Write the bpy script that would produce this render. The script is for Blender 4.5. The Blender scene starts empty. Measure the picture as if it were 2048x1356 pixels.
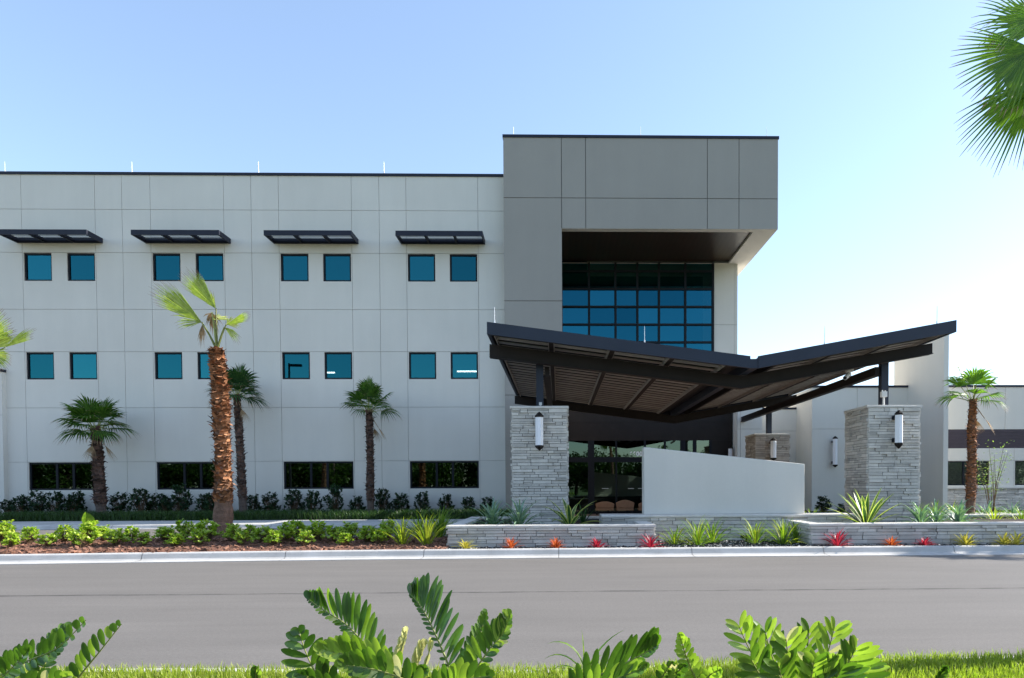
import bpy, math, random
from mathutils import Vector, Matrix
R = math.radians
S = bpy.context.scene
COL = S.collection

# ------------------------------------------------------------------ camera
F = 1365.0                      # focal length in photo pixels (24 mm on 36 mm)
YAW, PITCH, ROLL = R(1.25), R(1.4), 0.0045
X0, Y0 = 1146.8, 1003.4         # principal point of the shifted lens
CAMH = 1.6
MC = Matrix.Rotation(-YAW, 3, 'Z') @ Matrix.Rotation(math.pi / 2 - PITCH, 3, 'X') @ Matrix.Rotation(-ROLL, 3, 'Z')
cam_d = bpy.data.cameras.new('camera')
cam = bpy.data.objects.new('camera', cam_d); COL.objects.link(cam)
cam.matrix_world = Matrix.Translation((0, 0, CAMH)) @ MC.to_4x4()
cam_d.sensor_width = 36.0; cam_d.lens = F / 2048 * 36
cam_d.shift_x = -(X0 - 1024) / 2048; cam_d.shift_y = (Y0 - 678) / 2048
cam_d.clip_end = 3000; cam_d.clip_start = 0.1
S.camera = cam

def U(px, py, d):               # the point at depth d that the photo shows at px, py
    v = MC @ Vector(((px - X0) / F, -(py - Y0) / F, -1.0))
    return Vector((0, 0, CAMH)) + v * (d / v.y)
def G(px, py, z=0.0):           # the point at height z that the photo shows at px, py
    v = MC @ Vector(((px - X0) / F, -(py - Y0) / F, -1.0))
    return Vector((0, 0, CAMH)) + v * ((z - CAMH) / v.z)

# ------------------------------------------------------------------ world, sun, exposure
SUN = Vector((1.65, 0.31, 1.0)).normalized()
W = bpy.data.worlds.new('World'); S.world = W; W.use_nodes = True
wn = W.node_tree; bg = wn.nodes['Background']
sky = wn.nodes.new('ShaderNodeTexSky'); sky.sky_type = 'NISHITA'; sky.sun_disc = False
sky.sun_elevation = math.asin(SUN.z); sky.sun_rotation = math.atan2(SUN.x, SUN.y)
sky.air_density = 1.0; sky.dust_density = 0.55; sky.ozone_density = 2.0; sky.altitude = 0
haze = wn.nodes.new('ShaderNodeMixRGB'); haze.blend_type = 'ADD'; haze.inputs[0].default_value = 1.0; haze.inputs[2].default_value = (.46, .58, .74, 1)
wn.links.new(sky.outputs[0], haze.inputs[1]); tint = wn.nodes.new('ShaderNodeMixRGB'); tint.blend_type = 'MULTIPLY'; tint.inputs[0].default_value = 1.0; tint.inputs[2].default_value = (1.0, .985, .985, 1)
wn.links.new(haze.outputs[0], tint.inputs[1]); wn.links.new(tint.outputs[0], bg.inputs[0]); bg.inputs[1].default_value = 0.13
sl = bpy.data.lights.new('sun', 'SUN'); sl.energy = 4.8; sl.angle = R(0.53); sl.color = (1.0, 0.95, 0.87)
so = bpy.data.objects.new('sun', sl); COL.objects.link(so)
so.rotation_euler = SUN.to_track_quat('Z', 'Y').to_euler(); so.location = (20, 10, 60)
S.view_settings.view_transform = 'Standard'; S.view_settings.look = 'None'
S.view_settings.exposure = 1.13; S.view_settings.gamma = 1.0; S.view_settings.use_curve_mapping = False
S.cycles.max_bounces = 8; S.cycles.transparent_max_bounces = 12

# ------------------------------------------------------------------ materials
def newmat(name):
    m = bpy.data.materials.new(name); m.use_nodes = True
    nt = m.node_tree; b = nt.nodes['Principled BSDF']
    return m, nt, b
def L(nt, a, b): nt.links.new(a, b)
def N(nt, t, **kw):
    n = nt.nodes.new(t)
    for k, v in kw.items(): setattr(n, k, v)
    return n
def ramp(nt, fac, stops):
    r = N(nt, 'ShaderNodeValToRGB'); L(nt, fac, r.inputs[0])
    e = r.color_ramp.elements
    e[0].position, e[0].color = stops[0][0], (*stops[0][1], 1)
    e[1].position, e[1].color = stops[-1][0], (*stops[-1][1], 1)
    for p, c in stops[1:-1]:
        k = e.new(p); k.color = (*c, 1)
    return r.outputs[0]
def mix(nt, f, a, b, mode='MIX'):
    m = N(nt, 'ShaderNodeMixRGB', blend_type=mode)
    for i, v in ((0, f), (1, a), (2, b)):
        if hasattr(v, 'node'): L(nt, v, m.inputs[i])
        else: m.inputs[i].default_value = v if i == 0 else (*v, 1)
    return m.outputs[0]
def coords(nt, scale=(1, 1, 1)):
    t = N(nt, 'ShaderNodeNewGeometry'); mp = N(nt, 'ShaderNodeMapping'); mp.inputs['Scale'].default_value = scale
    L(nt, t.outputs['Position'], mp.inputs[0]); return mp.outputs[0]
def noise(nt, scale, detail=4, rough=.55, vec=None):
    n = N(nt, 'ShaderNodeTexNoise'); n.inputs['Scale'].default_value = scale; n.inputs['Detail'].default_value = detail
    n.inputs['Roughness'].default_value = rough
    L(nt, vec if vec else coords(nt), n.inputs['Vector']); return n.outputs['Fac']
def island(nt): return N(nt, 'ShaderNodeNewGeometry').outputs['Random Per Island']
def bump(nt, b, h, strength=.3, dist=.01):
    n = N(nt, 'ShaderNodeBump'); n.inputs['Strength'].default_value = strength; n.inputs['Distance'].default_value = dist
    L(nt, h, n.inputs['Height']); L(nt, n.outputs[0], b.inputs['Normal'])
def c3(c, k): return tuple(x * k for x in c)
def surf(name, col, rough=.7, var=.12, scale=1.5, bscale=60, bs=.15, isl=0, metal=0, spec=.4, bd=.01):
    m, nt, b = newmat(name)
    c = ramp(nt, noise(nt, scale, 5), [(.3, c3(col, 1 - var)), (.7, c3(col, 1 + var))])
    if isl: c = mix(nt, 1.0, c, ramp(nt, island(nt), [(0, (1 - isl,) * 3), (1, (1, 1, 1))]), 'MULTIPLY')
    L(nt, c, b.inputs['Base Color']); b.inputs['Roughness'].default_value = rough
    b.inputs['Metallic'].default_value = metal; b.inputs['Specular IOR Level'].default_value = spec
    if bs: bump(nt, b, noise(nt, bscale, 3), bs, bd)
    return m
def leafmat(name, c0, c1, rough=.42, trans=.35, tcol=None, spec=.45):
    m, nt, b = newmat(name)
    c = ramp(nt, island(nt), [(0, c0), (1, c1)])
    c = mix(nt, .5, c, mix(nt, 1.0, c, ramp(nt, noise(nt, 9, 3), [(.35, (.6, .6, .6)), (.65, (1.25, 1.25, 1.2))]), 'MULTIPLY'))
    L(nt, c, b.inputs['Base Color']); b.inputs['Roughness'].default_value = rough; b.inputs['Specular IOR Level'].default_value = spec
    t = N(nt, 'ShaderNodeBsdfTranslucent')
    if tcol: t.inputs[0].default_value = (*tcol, 1)
    else: L(nt, mix(nt, 1.0, c, (1.5, 1.9, .7), 'MULTIPLY'), t.inputs[0])
    ms = N(nt, 'ShaderNodeMixShader'); ms.inputs[0].default_value = trans
    out = nt.nodes['Material Output']
    L(nt, b.outputs[0], ms.inputs[1]); L(nt, t.outputs[0], ms.inputs[2]); L(nt, ms.outputs[0], out.inputs[0])
    return m
def glassmat(name, tint, rough=.01, dark=(.004, .008, .01), tr=.12):
    # coated glass: a tinted mirror with a little light passing through
    m, nt, b = newmat(name)
    g = N(nt, 'ShaderNodeBsdfGlossy'); g.inputs['Roughness'].default_value = rough
    oi = N(nt, 'ShaderNodeObjectInfo'); ad = N(nt, 'ShaderNodeMath', operation='ADD'); L(nt, oi.outputs['Random'], ad.inputs[0]); L(nt, island(nt), ad.inputs[1])
    fr = N(nt, 'ShaderNodeMath', operation='FRACT'); L(nt, ad.outputs[0], fr.inputs[0])
    L(nt, ramp(nt, fr.outputs[0], [(0, c3(tint, .72)), (1, (tint[0] * 1.5, tint[1] * 1.22, tint[2] * 1.15))]), g.inputs[0])
    bn = N(nt, 'ShaderNodeBump'); bn.inputs['Strength'].default_value = .012; bn.inputs['Distance'].default_value = .05
    L(nt, noise(nt, .9, 1), bn.inputs['Height']); L(nt, bn.outputs[0], g.inputs['Normal'])
    t = N(nt, 'ShaderNodeBsdfTransparent'); t.inputs[0].default_value = (.55, .75, .8, 1)
    ms = N(nt, 'ShaderNodeMixShader'); ms.inputs[0].default_value = tr
    L(nt, g.outputs[0], ms.inputs[1]); L(nt, t.outputs[0], ms.inputs[2])
    L(nt, ms.outputs[0], nt.nodes['Material Output'].inputs[0])
    return m

M = {}
def stucco(name, col, k=.03):
    m = surf(name, col, .85, .035, .35, 130, .25, spec=.2); nt = m.node_tree; b = nt.nodes['Principled BSDF']
    src = b.inputs['Base Color'].links[0].from_socket
    st = ramp(nt, noise(nt, 1.6, 5, .6, coords(nt, (1, 1, .09))), [(.35, (1 - k,) * 3), (.65, (1, 1, 1))])
    mt = ramp(nt, noise(nt, 22, 3, .6), [(.3, (.985,) * 3), (.7, (1.01,) * 3)])
    L(nt, mix(nt, 1.0, mix(nt, 1.0, src, st, 'MULTIPLY'), mt, 'MULTIPLY'), b.inputs['Base Color']); return m
M['stucco'] = stucco('light_stucco', (.67, .64, .575))
M['stucco_grey'] = stucco('taupe_stucco', (.33, .309, .276))
M['groove'] = surf('joint_sealant', (.44, .42, .39), .9, .05, bs=0)
M['groove_grey'] = surf('dark_joint_sealant', (.17, .16, .145), .9, .05, bs=0)
M['navy'] = surf('dark_bronze_metal', (.017, .020, .034), .55, .1, 2, bs=0, spec=.25)
M['bronze'] = surf('brown_painted_steel', (.020, .0155, .0135), .6, .15, 2, 90, .05, spec=.2)
M['fascia'] = surf('charcoal_fascia_metal', (.022, .028, .044), .5, .1, 1.2, bs=0, spec=.3)
M['slat'] = surf('brown_grey_slat', (.36, .335, .31), .5, .12, 3, 60, .05, isl=.3)
M['frame'] = surf('dark_window_frame', (.008, .010, .015), .55, .1, 3, bs=0, spec=.2)
M['dark'] = surf('dark_interior', (.02, .02, .02), .9, .1, bs=0)
M['white'] = surf('white_paint', (.8, .8, .8), .5, .03, bs=0)
M['rodm'] = surf('pale_metal_rod', (.55, .57, .6), .45, .05, bs=0, metal=.3)
M['stone'] = surf('grey_ledgestone', (.68, .635, .565), .88, .12, 4, 45, .6, isl=.33, spec=.2, bd=.02)
M['stone_warm'] = surf('tan_ledgestone', (.52, .46, .40), .88, .12, 4, 45, .6, isl=.35, spec=.2, bd=.02)
M['joint'] = surf('stone_joint_shade', (.10, .095, .09), .95, .1, bs=0)  # core coloured dark to stand for shadow in the gaps between stones
M['cap'] = surf('cast_stone_cap', (.62, .585, .53), .85, .08, 6, 70, .5, spec=.2, bd=.01)
M['plum'] = surf('plum_brown_siding', (.06, .045, .058), .5, .1, bs=0)
M['tan'] = surf('tan_upholstery', (.24, .14, .085), .8, .1, 5)
M['soil'] = surf('dark_potting_soil', (.035, .025, .018), .95, .4, 12, 60, .8)
M['glass'] = glassmat('teal_coated_glass', (.012, .112, .142))
M['glass_blue'] = glassmat('blue_coated_glass', (.009, .096, .148))
M['glass_low'] = glassmat('clear_dark_glass', (.085, .135, .12), tr=.2)
M['camwhite'] = surf('off_white_plastic', (.7, .69, .66), .5, .03, bs=0)

def metal_soffit():
    m, nt, b = newmat('brown_plank_soffit')
    w = N(nt, 'ShaderNodeTexWave', wave_type='BANDS', bands_direction='X', wave_profile='SAW'); w.inputs['Scale'].default_value = 1.1
    L(nt, coords(nt), w.inputs['Vector'])
    c = ramp(nt, w.outputs['Fac'], [(0, (.006, .004, .003)), (.08, (.035, .018, .013)), (1, (.05, .026, .018))])
    L(nt, c, b.inputs['Base Color']); b.inputs['Roughness'].default_value = .32
    bump(nt, b, w.outputs['Fac'], .2, .01); return m
M['soffit'] = metal_soffit()

def asphalt():
    m, nt, b = newmat('grey_asphalt')
    a = noise(nt, 140, 2, .7); st = noise(nt, 1.3, 6, .65, coords(nt, (.18, 2.6, 1))); big = noise(nt, .8, 4, .6, coords(nt, (.35, 1.3, 1)))
    c = ramp(nt, st, [(.25, (.132, .121, .109)), (.75, (.184, .169, .154))])
    c = mix(nt, .55, c, ramp(nt, a, [(.32, (.08, .073, .066)), (.5, (.157, .145, .132)), (.72, (.25, .23, .21))]))
    c = mix(nt, 1.0, c, ramp(nt, big, [(.3, (.92, .92, .92)), (.7, (1.05, 1.05, 1.05))]), 'MULTIPLY')
    c = mix(nt, 1.0, c, ramp(nt, noise(nt, 28, 4, .8), [(.3, (.84, .84, .84)), (.7, (1.14, 1.14, 1.14))]), 'MULTIPLY')
    # paving seam along the road
    sp = N(nt, 'ShaderNodeSeparateXYZ'); L(nt, coords(nt), sp.inputs[0])
    wob = noise(nt, 1.2, 4)
    ad = N(nt, 'ShaderNodeMath', operation='MULTIPLY_ADD'); L(nt, wob, ad.inputs[0]); ad.inputs[1].default_value = .10; L(nt, sp.outputs['Y'], ad.inputs[2])
    sb = N(nt, 'ShaderNodeMath', operation='SUBTRACT'); L(nt, ad.outputs[0], sb.inputs[0]); sb.inputs[1].default_value = 10.27
    ab = N(nt, 'ShaderNodeMath', operation='ABSOLUTE'); L(nt, sb.outputs[0], ab.inputs[0])
    seam = ramp(nt, ab.outputs[0], [(0, (1, 1, 1)), (.03, (.8, .8, .8)), (.07, (0, 0, 0))])
    br = ramp(nt, noise(nt, 3.0, 4), [(.35, (.4, .4, .4)), (.6, (1, 1, 1))])
    fm = mix(nt, 1.0, seam, br, 'MULTIPLY')
    c = mix(nt, fm, c, (.055, .05, .046))
    # sparse dark and pale spots
    v = N(nt, 'ShaderNodeTexVoronoi'); v.inputs['Scale'].default_value = 2.3; L(nt, coords(nt), v.inputs['Vector'])
    c = mix(nt, ramp(nt, v.outputs['Distance'], [(0, (.8, .8, .8)), (.028, (0, 0, 0))]), c, (.07, .06, .055))
    v2 = N(nt, 'ShaderNodeTexVoronoi'); v2.inputs['Scale'].default_value = 3.1; L(nt, coords(nt, (1, 1.3, 1)), v2.inputs['Vector'])
    c = mix(nt, ramp(nt, v2.outputs['Distance'], [(0, (.9, .9, .9)), (.022, (0, 0, 0))]), c, (.55, .53, .5))
    L(nt, c, b.inputs['Base Color']); b.inputs['Roughness'].default_value = .82; b.inputs['Specular IOR Level'].default_value = .25
    bump(nt, b, a, .35, .006); return m
M['asphalt'] = asphalt()
def concrete():
    m, nt, b = newmat('pale_concrete')
    c = ramp(nt, noise(nt, 1.2, 7, .65), [(.3, (.42, .405, .38)), (.7, (.56, .545, .52))])
    c = mix(nt, ramp(nt, noise(nt, 5, 5, .7, coords(nt, (.5, 1, 2.5))), [(.52, (0, 0, 0)), (.75, (.55, .55, .55))]), c, (.36, .34, .31))
    c = mix(nt, ramp(nt, noise(nt, 14, 5, .75), [(.60, (0, 0, 0)), (.72, (.5, .5, .5))]), c, (.25, .22, .19))
    L(nt, c, b.inputs['Base Color']); b.inputs['Roughness'].default_value = .88; b.inputs['Specular IOR Level'].default_value = .2
    bump(nt, b, noise(nt, 60, 4), .3, .006); return m
M['concrete'] = concrete()
M['mulch'] = surf('red_brown_mulch', (.19, .085, .052), .95, .5, 22, 50, 1.0, bd=.04)
M['chip'] = surf('bark_chip', (.34, .17, .11), .9, .3, 12, 40, .3, isl=.75)
M['gravel'] = surf('black_gravel_bed', (.012, .013, .016), .8, .5, 40, 80, 1.0, bd=.03)
M['pebble_dark'] = surf('black_pebble', (.016, .018, .023), .5, .2, 30, 60, .1, isl=.6)
M['pebble_white'] = surf('white_pebble', (.6, .58, .55), .7, .1, 30, 60, .1, isl=.3)
M['ground'] = surf('turf_ground', (.07, .10, .02), .95, .35, 3, 30, .6)
M['pavers'] = surf('terracotta_pavers', (.20, .13, .10), .85, .2, 3, 40, .3)
M['paintline'] = surf('white_road_paint', (.75, .75, .72), .7, .06, 5)
M['grass'] = leafmat('lawn_blade', (.17, .23, .02), (.36, .38, .07), .5, .4)
M['liriope'] = leafmat('dark_border_grass', (.02, .055, .012), (.05, .10, .02), .5, .25)
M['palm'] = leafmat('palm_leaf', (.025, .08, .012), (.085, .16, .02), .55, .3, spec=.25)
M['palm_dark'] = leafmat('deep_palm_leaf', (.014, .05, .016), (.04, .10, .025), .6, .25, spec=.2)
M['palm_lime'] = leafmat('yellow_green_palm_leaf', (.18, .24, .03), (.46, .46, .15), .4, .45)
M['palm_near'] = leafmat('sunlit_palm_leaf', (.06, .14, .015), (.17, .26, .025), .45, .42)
M['dry'] = leafmat('dry_leaf_tip', (.22, .13, .06), (.42, .30, .17), .7, .2, (.3, .2, .1))
M['petiole'] = surf('green_leaf_stalk', (.25, .27, .07), .5, .15, 8, bs=0)
M['bark'] = surf('palm_bark', (.21, .12, .08), .9, .3, 9, 30, .9, isl=.3, bd=.03)
M['boot'] = surf('leaf_base_husk', (.46, .21, .10), .85, .3, 14, 40, .4, isl=.8)
M['boot_dark'] = surf('brown_leaf_base_husk', (.17, .10, .075), .85, .25, 10, 40, .4, isl=.8)
M['bark_dark'] = surf('grey_brown_palm_bark', (.10, .075, .062), .9, .3, 9, 30, .9, isl=.3, bd=.03)
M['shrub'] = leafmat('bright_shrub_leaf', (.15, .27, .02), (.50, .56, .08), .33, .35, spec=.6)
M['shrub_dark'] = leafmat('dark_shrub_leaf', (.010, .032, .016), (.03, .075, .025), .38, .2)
M['stem'] = surf('brown_stem', (.14, .09, .05), .9, .2, 9)
M['iris'] = leafmat('green_strap_leaf', (.09, .17, .02), (.22, .30, .04), .4, .4)
M['iris_y'] = leafmat('yellow_green_strap_leaf', (.22, .27, .025), (.46, .44, .06), .4, .42)
M['agave'] = leafmat('grey_green_strap_leaf', (.12, .22, .15), (.27, .37, .27), .38, .2, spec=.55)
M['varieg'] = leafmat('dark_green_blade_centre', (.035, .09, .03), (.07, .15, .045), .38, .25)
M['cream'] = leafmat('cream_blade_margin', (.42, .44, .13), (.58, .56, .24), .4, .35)
M['brom_red'] = leafmat('crimson_leaf', (.17, .004, .022), (.40, .012, .055), .35, .3, (.7, .05, .08), spec=.6)
M['brom_orange'] = leafmat('orange_red_leaf', (.34, .035, .015), (.55, .13, .03), .35, .3, (.8, .2, .05), spec=.6)
M['brom_yellow'] = leafmat('yellow_leaf', (.36, .34, .03), (.62, .54, .07), .35, .3, (.8, .7, .1), spec=.6)
M['zamia'] = leafmat('glossy_cycad_leaflet', (.038, .092, .014), (.12, .205, .026), .34, .3, spec=.6)
M['zamia_lt'] = leafmat('bright_cycad_leaflet', (.17, .26, .03), (.36, .43, .08), .32, .38, spec=.6)
M['zamia_pale'] = leafmat('pale_yellow_leaflet', (.55, .55, .16), (.75, .72, .34), .4, .35, (.8, .75, .3))
M['tree_far'] = leafmat('broadleaf_foliage', (.02, .05, .008), (.07, .12, .018), .5, .3)
M['sapling'] = leafmat('pale_sapling_leaf', (.16, .24, .06), (.34, .40, .16), .4, .4)

def emis(name, col, s):
    m, nt, b = newmat(name)
    b.inputs['Base Color'].default_value = (*col, 1); b.inputs['Emission Color'].default_value = (*col, 1)
    b.inputs['Emission Strength'].default_value = s; return m
M['tube'] = emis('lit_light_tube', (1, .97, .9), 9.0)
M['lens'] = surf('white_acrylic_lens', (.82, .82, .84), .35, .02, bs=0, spec=.5)

# ------------------------------------------------------------------ mesh building
class MB:
    def __init__(s): s.v = []; s.f = []; s.m = []
    def quad(s, a, b, c, d, mi=0):
        n = len(s.v); s.v += [tuple(a), tuple(b), tuple(c), tuple(d)]; s.f.append((n, n + 1, n + 2, n + 3)); s.m.append(mi)
    def tri(s, a, b, c, mi=0):
        n = len(s.v); s.v += [tuple(a), tuple(b), tuple(c)]; s.f.append((n, n + 1, n + 2)); s.m.append(mi)
    def box(s, x0, x1, y0, y1, z0, z1, mi=0):
        n = len(s.v)
        s.v += [(x0, y0, z0), (x1, y0, z0), (x1, y1, z0), (x0, y1, z0), (x0, y0, z1), (x1, y0, z1), (x1, y1, z1), (x0, y1, z1)]
        for q in ((0, 3, 2, 1), (4, 5, 6, 7), (0, 1, 5, 4), (1, 2, 6, 5), (2, 3, 7, 6), (3, 0, 4, 7)):
            s.f.append(tuple(n + i for i in q)); s.m.append(mi)
    def obox(s, o, u, v, w, mi=0):      # box from corner o along u, v, w
        o, u, v, w = map(Vector, (o, u, v, w)); n = len(s.v)
        for p in (o, o + u, o + u + v, o + v, o + w, o + u + w, o + u + v + w, o + v + w): s.v.append(tuple(p))
        for q in ((0, 3, 2, 1), (4, 5, 6, 7), (0, 1, 5, 4), (1, 2, 6, 5), (2, 3, 7, 6), (3, 0, 4, 7)):
            s.f.append(tuple(n + i for i in q)); s.m.append(mi)
    def prism(s, pts, d, mi=0):         # closed outline pts extruded by vector d
        n = len(s.v); k = len(pts); d = Vector(d)
        s.v += [tuple(p) for p in pts] + [tuple(Vector(p) + d) for p in pts]
        s.f.append(tuple(range(n, n + k))); s.m.append(mi); s.f.append(tuple(range(n + 2 * k - 1, n + k - 1, -1))); s.m.append(mi)
        for i in range(k):
            j = (i + 1) % k; s.f.append((n + j, n + i, n + k + i, n + k + j)); s.m.append(mi)
    def tube(s, pts, rads, seg=8, mi=0, cap=True):
        pts = [Vector(p) for p in pts]; n = len(s.v)
        for i, p in enumerate(pts):
            t = (pts[min(i + 1, len(pts) - 1)] - pts[max(i - 1, 0)]).normalized()
            a = t.cross(Vector((0, 1, 0)) if abs(t.y) < .9 else Vector((1, 0, 0))).normalized(); b = t.cross(a)
            for k in range(seg):
                g = 2 * math.pi * k / seg; s.v.append(tuple(p + (a * math.cos(g) + b * math.sin(g)) * rads[i]))
        for i in range(len(pts) - 1):
            for k in range(seg):
                k2 = (k + 1) % seg
                s.f.append((n + i * seg + k, n + i * seg + k2, n + (i + 1) * seg + k2, n + (i + 1) * seg + k)); s.m.append(mi)
        if cap:
            s.f.append(tuple(n + k for k in range(seg))[::-1]); s.m.append(mi)
            e = n + (len(pts) - 1) * seg; s.f.append(tuple(e + k for k in range(seg))); s.m.append(mi)
    def mesh(s, name, mats, smooth=False):
        me = bpy.data.meshes.new(name); me.from_pydata(s.v, [], s.f)
        for k in (mats if isinstance(mats, (list, tuple)) else [mats]): me.materials.append(M[k] if isinstance(k, str) else k)
        me.polygons.foreach_set('material_index', s.m)
        if smooth: me.polygons.foreach_set('use_smooth', [True] * len(s.f))
        me.update(); return me
    def build(s, name, mats, parent=None, smooth=False, loc=None):
        o = bpy.data.objects.new(name, s.mesh(name, mats, smooth)); COL.objects.link(o)
        if parent:
            o.parent = parent
            o.matrix_parent_inverse = Matrix.Translation(-parent.location)   # vertices are given in world space
        if loc: o.location = loc
        return o
def tag(o, label=None, cat=None, group=None, kind=None):
    if label: o['label'] = label
    if cat: o['category'] = cat
    if group: o['group'] = group
    if kind: o['kind'] = kind
    return o
def empty(name, loc=(0, 0, 0), label=None, cat=None, group=None):
    o = bpy.data.objects.new(name, None); COL.objects.link(o); o.location = loc; o.empty_display_size = .3
    return tag(o, label, cat, group)
def copy_tree(o, loc=None, rz=None, sc=None):
    c = o.copy(); COL.objects.link(c)
    if loc is not None: c.location = loc
    if rz is not None: c.rotation_euler = (0, 0, rz)
    if sc is not None: c.scale = (sc, sc, sc) if not hasattr(sc, '__len__') else sc
    for ch in list(o.children):
        d = ch.copy(); COL.objects.link(d); d.parent = c
        for g in list(ch.children):
            e = g.copy(); COL.objects.link(e); e.parent = d
    return c
rnd = random.Random(7)

# ================================================================== THE GROUND
g = MB(); g.quad((-400, -400, -.03), (400, -400, -.03), (400, 900, -.03), (-400, 900, -.03)); tag(g.build('ground', 'ground'), kind='structure')
g = MB(); g.quad((-80, 5.75, 0), (60, 5.75, 0), (60, 15.6, 0), (-80, 15.6, 0)); tag(g.build('road', 'asphalt'), kind='structure')
g = MB(); g.quad((-80, 19.3, 0), (12, 19.3, 0), (12, 26.5, 0), (-80, 26.5, 0))
tag(g.build('driveway', 'asphalt'), kind='structure')
g = MB(); g.quad((-1.6, 20.7, .006), (9.6, 20.7, .006), (9.6, 26.3, .006), (-1.6, 26.3, .006))
g.quad((-1.6, 26.3, .156), (12, 26.3, .156), (12, 36, .156), (-1.6, 36, .156))
tag(g.build('entrance_paving', 'pavers'), kind='structure')
g = MB(); a = G(0, 1076); g.quad((a.x - 6, a.y - .05, .005), (a.x + .9, a.y - .05, .005), (a.x + .9, a.y + .07, .005), (a.x - 6, a.y + .07, .005))
tag(g.build('road_marking', 'paintline'), kind='structure')

def kerb_sweep(name, path, prof, joint=3.0):
    mb = MB(); xs = [p[0] for p in path]
    def yat(x):
        for (xa, ya), (xb, yb) in zip(path, path[1:]):
            if x <= xb: return ya + (yb - ya) * (x - xa) / (xb - xa)
        return path[-1][1]
    x = xs[0]
    while x < xs[-1]:
        x2 = min(x + joint, xs[-1]); a, b = x + .006, x2 - .006
        k = 6
        for i in range(k):
            u0, u1 = a + (b - a) * i / k, a + (b - a) * (i + 1) / k
            for (p, q) in zip(prof, prof[1:]):
                mb.quad((u0, yat(u0) + p[0], p[1]), (u1, yat(u1) + p[0], p[1]), (u1, yat(u1) + q[0], q[1]), (u0, yat(u0) + q[0], q[1]))
        x = x2
    # dark bottom of the joints
    return tag(mb.build(name, 'concrete'), kind='structure')
kprof = [(0, -.05), (0, .012), (.30, .02), (.335, .05), (.37, .145), (.385, .162), (.41, .17), (.52, .172), (.53, -.05)]
kpath = [(-60, 12.9), (-30, 13.6), (-18, 14.05), (-11.8, 14.35), (-8, 14.62), (-4, 14.84), (0, 14.92), (5, 14.95), (12, 14.97), (60, 15.0)]
kerb_sweep('kerb', kpath, kprof)
kerb_sweep('kerb', [(-80, 26.2), (-1.62, 26.2)], [(0, -.05), (0, .012), (.10, .02), (.14, .13), (.17, .155), (.25, .158), (3.1, .165)], 3.0)
kerb_sweep('kerb', [(-80, 5.95), (-6, 5.92), (-3, 5.88), (-1.4, 5.72), (0, 5.72), (2, 5.95), (5, 6.02), (60, 6.02)], [(0, -.05), (0, .02), (.06, .025), (.13, .012), (.13, -.05)], 3.0)

# planted strips
def sheet(name, x0, x1, y0, y1, nx, ny, zf, mat):
    mb = MB()
    for i in range(nx):
        for j in range(ny):
            P = []
            for (a, b) in ((i, j), (i + 1, j), (i + 1, j + 1), (i, j + 1)):
                x = x0 + (x1 - x0) * a / nx; y = y0 + (y1 - y0) * b / ny; P.append((x, y, zf(x, y)))
            mb.quad(*P)
    return tag(mb.build(name, mat), kind='structure')
def kerb_y(x):
    for (xa, ya), (xb, yb) in zip(kpath, kpath[1:]):
        if x <= xb: return ya + (yb - ya) * (x - xa) / (xb - xa)
    return 15.0
def hump(x, y): return .13 + .12 * max(0, math.sin(math.pi * min(1, max(0, (y - kerb_y(x) - .4) / (19.3 - kerb_y(x) - .4))))) + .012 * math.sin(x * 7.1 + y * 3) * math.cos(y * 9 - x * 2)
mb = MB(); NX, NY = 300, 22
def mp_(i, j):
    x = -50 + 47.45 * i / NX; y = kerb_y(x) + .50 + (19.3 - kerb_y(x) - .5) * j / NY; return (x, y, hump(x, y) if j else .15)
for i in range(NX):
    for j in range(NY): mb.quad(mp_(i, j), mp_(i + 1, j), mp_(i + 1, j + 1), mp_(i, j + 1))
tag(mb.build('mulch_bed', 'mulch'), kind='structure')
sheet('gravel_bed', -2.55, 30, 15.42, 20.5, 60, 8, lambda x, y: .14 + .006 * math.sin(x * 9 + y * 7), 'gravel')
g = MB(); g.quad((-80, 29.3, .15), (-1.6, 29.3, .15), (-1.6, 40, .15), (-80, 40, .15)); g.quad((9.6, 20.5, .16), (60, 20.5, .16), (60, 40, .35), (9.6, 40, .35))
tag(g.build('planting_soil', 'soil'), kind='structure')
# near verge
sheet('grass_verge', -14, 16, -14, 5.72, 60, 30, lambda x, y: .02 + .012 * math.sin(x * 1.3 + 1) * math.sin(y * 1.1), 'ground')

# loose stuff
def scatter_chips(name, n, xr, yr, zf, mats, size, flat=.35, label=None):
    mb = MB()
    for _ in range(n):
        x = rnd.uniform(*xr); y = rnd.uniform(*yr)
        z = zf(x, y)
        if z is None: continue
        l = rnd.uniform(*size); w = l * rnd.uniform(.35, .8); a = rnd.uniform(0, 6.28); t = rnd.uniform(-.5, .5)
        u = Vector((math.cos(a), math.sin(a), t)).normalized() * l; v = Vector((-math.sin(a), math.cos(a), rnd.uniform(-.3, .3))).normalized() * w
        h = u.cross(v).normalized() * l * flat
        mb.obox(Vector((x, y, z)), u, v, h, rnd.choices(range(len(mats)), [.86, .14][:len(mats)] if len(mats) > 1 else [1])[0])
    return tag(mb.build(name, mats), label, kind='stuff')
scatter_chips('mulch_chips', 9000, (-19, -2.6), (14.6, 18.6), lambda x, y: hump(x, y) - .005 if y > kerb_y(x) + .5 else None, ['chip'], (.03, .10), .25, 'red brown bark chips covering the bed behind the kerb')
scatter_chips('gravel', 9000, (-2.6, 13), (15.42, 16.05), lambda x, y: .135, ['pebble_dark', 'pebble_white'], (.02, .045), .7, 'black gravel with scattered white pebbles in front of the planters')
scatter_chips('gravel', 4500, (2.3, 6.1), (16.0, 17.5), lambda x, y: .135, ['pebble_dark', 'pebble_white'], (.02, .05), .7, 'black and white pebbles between the two low planters')

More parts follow.
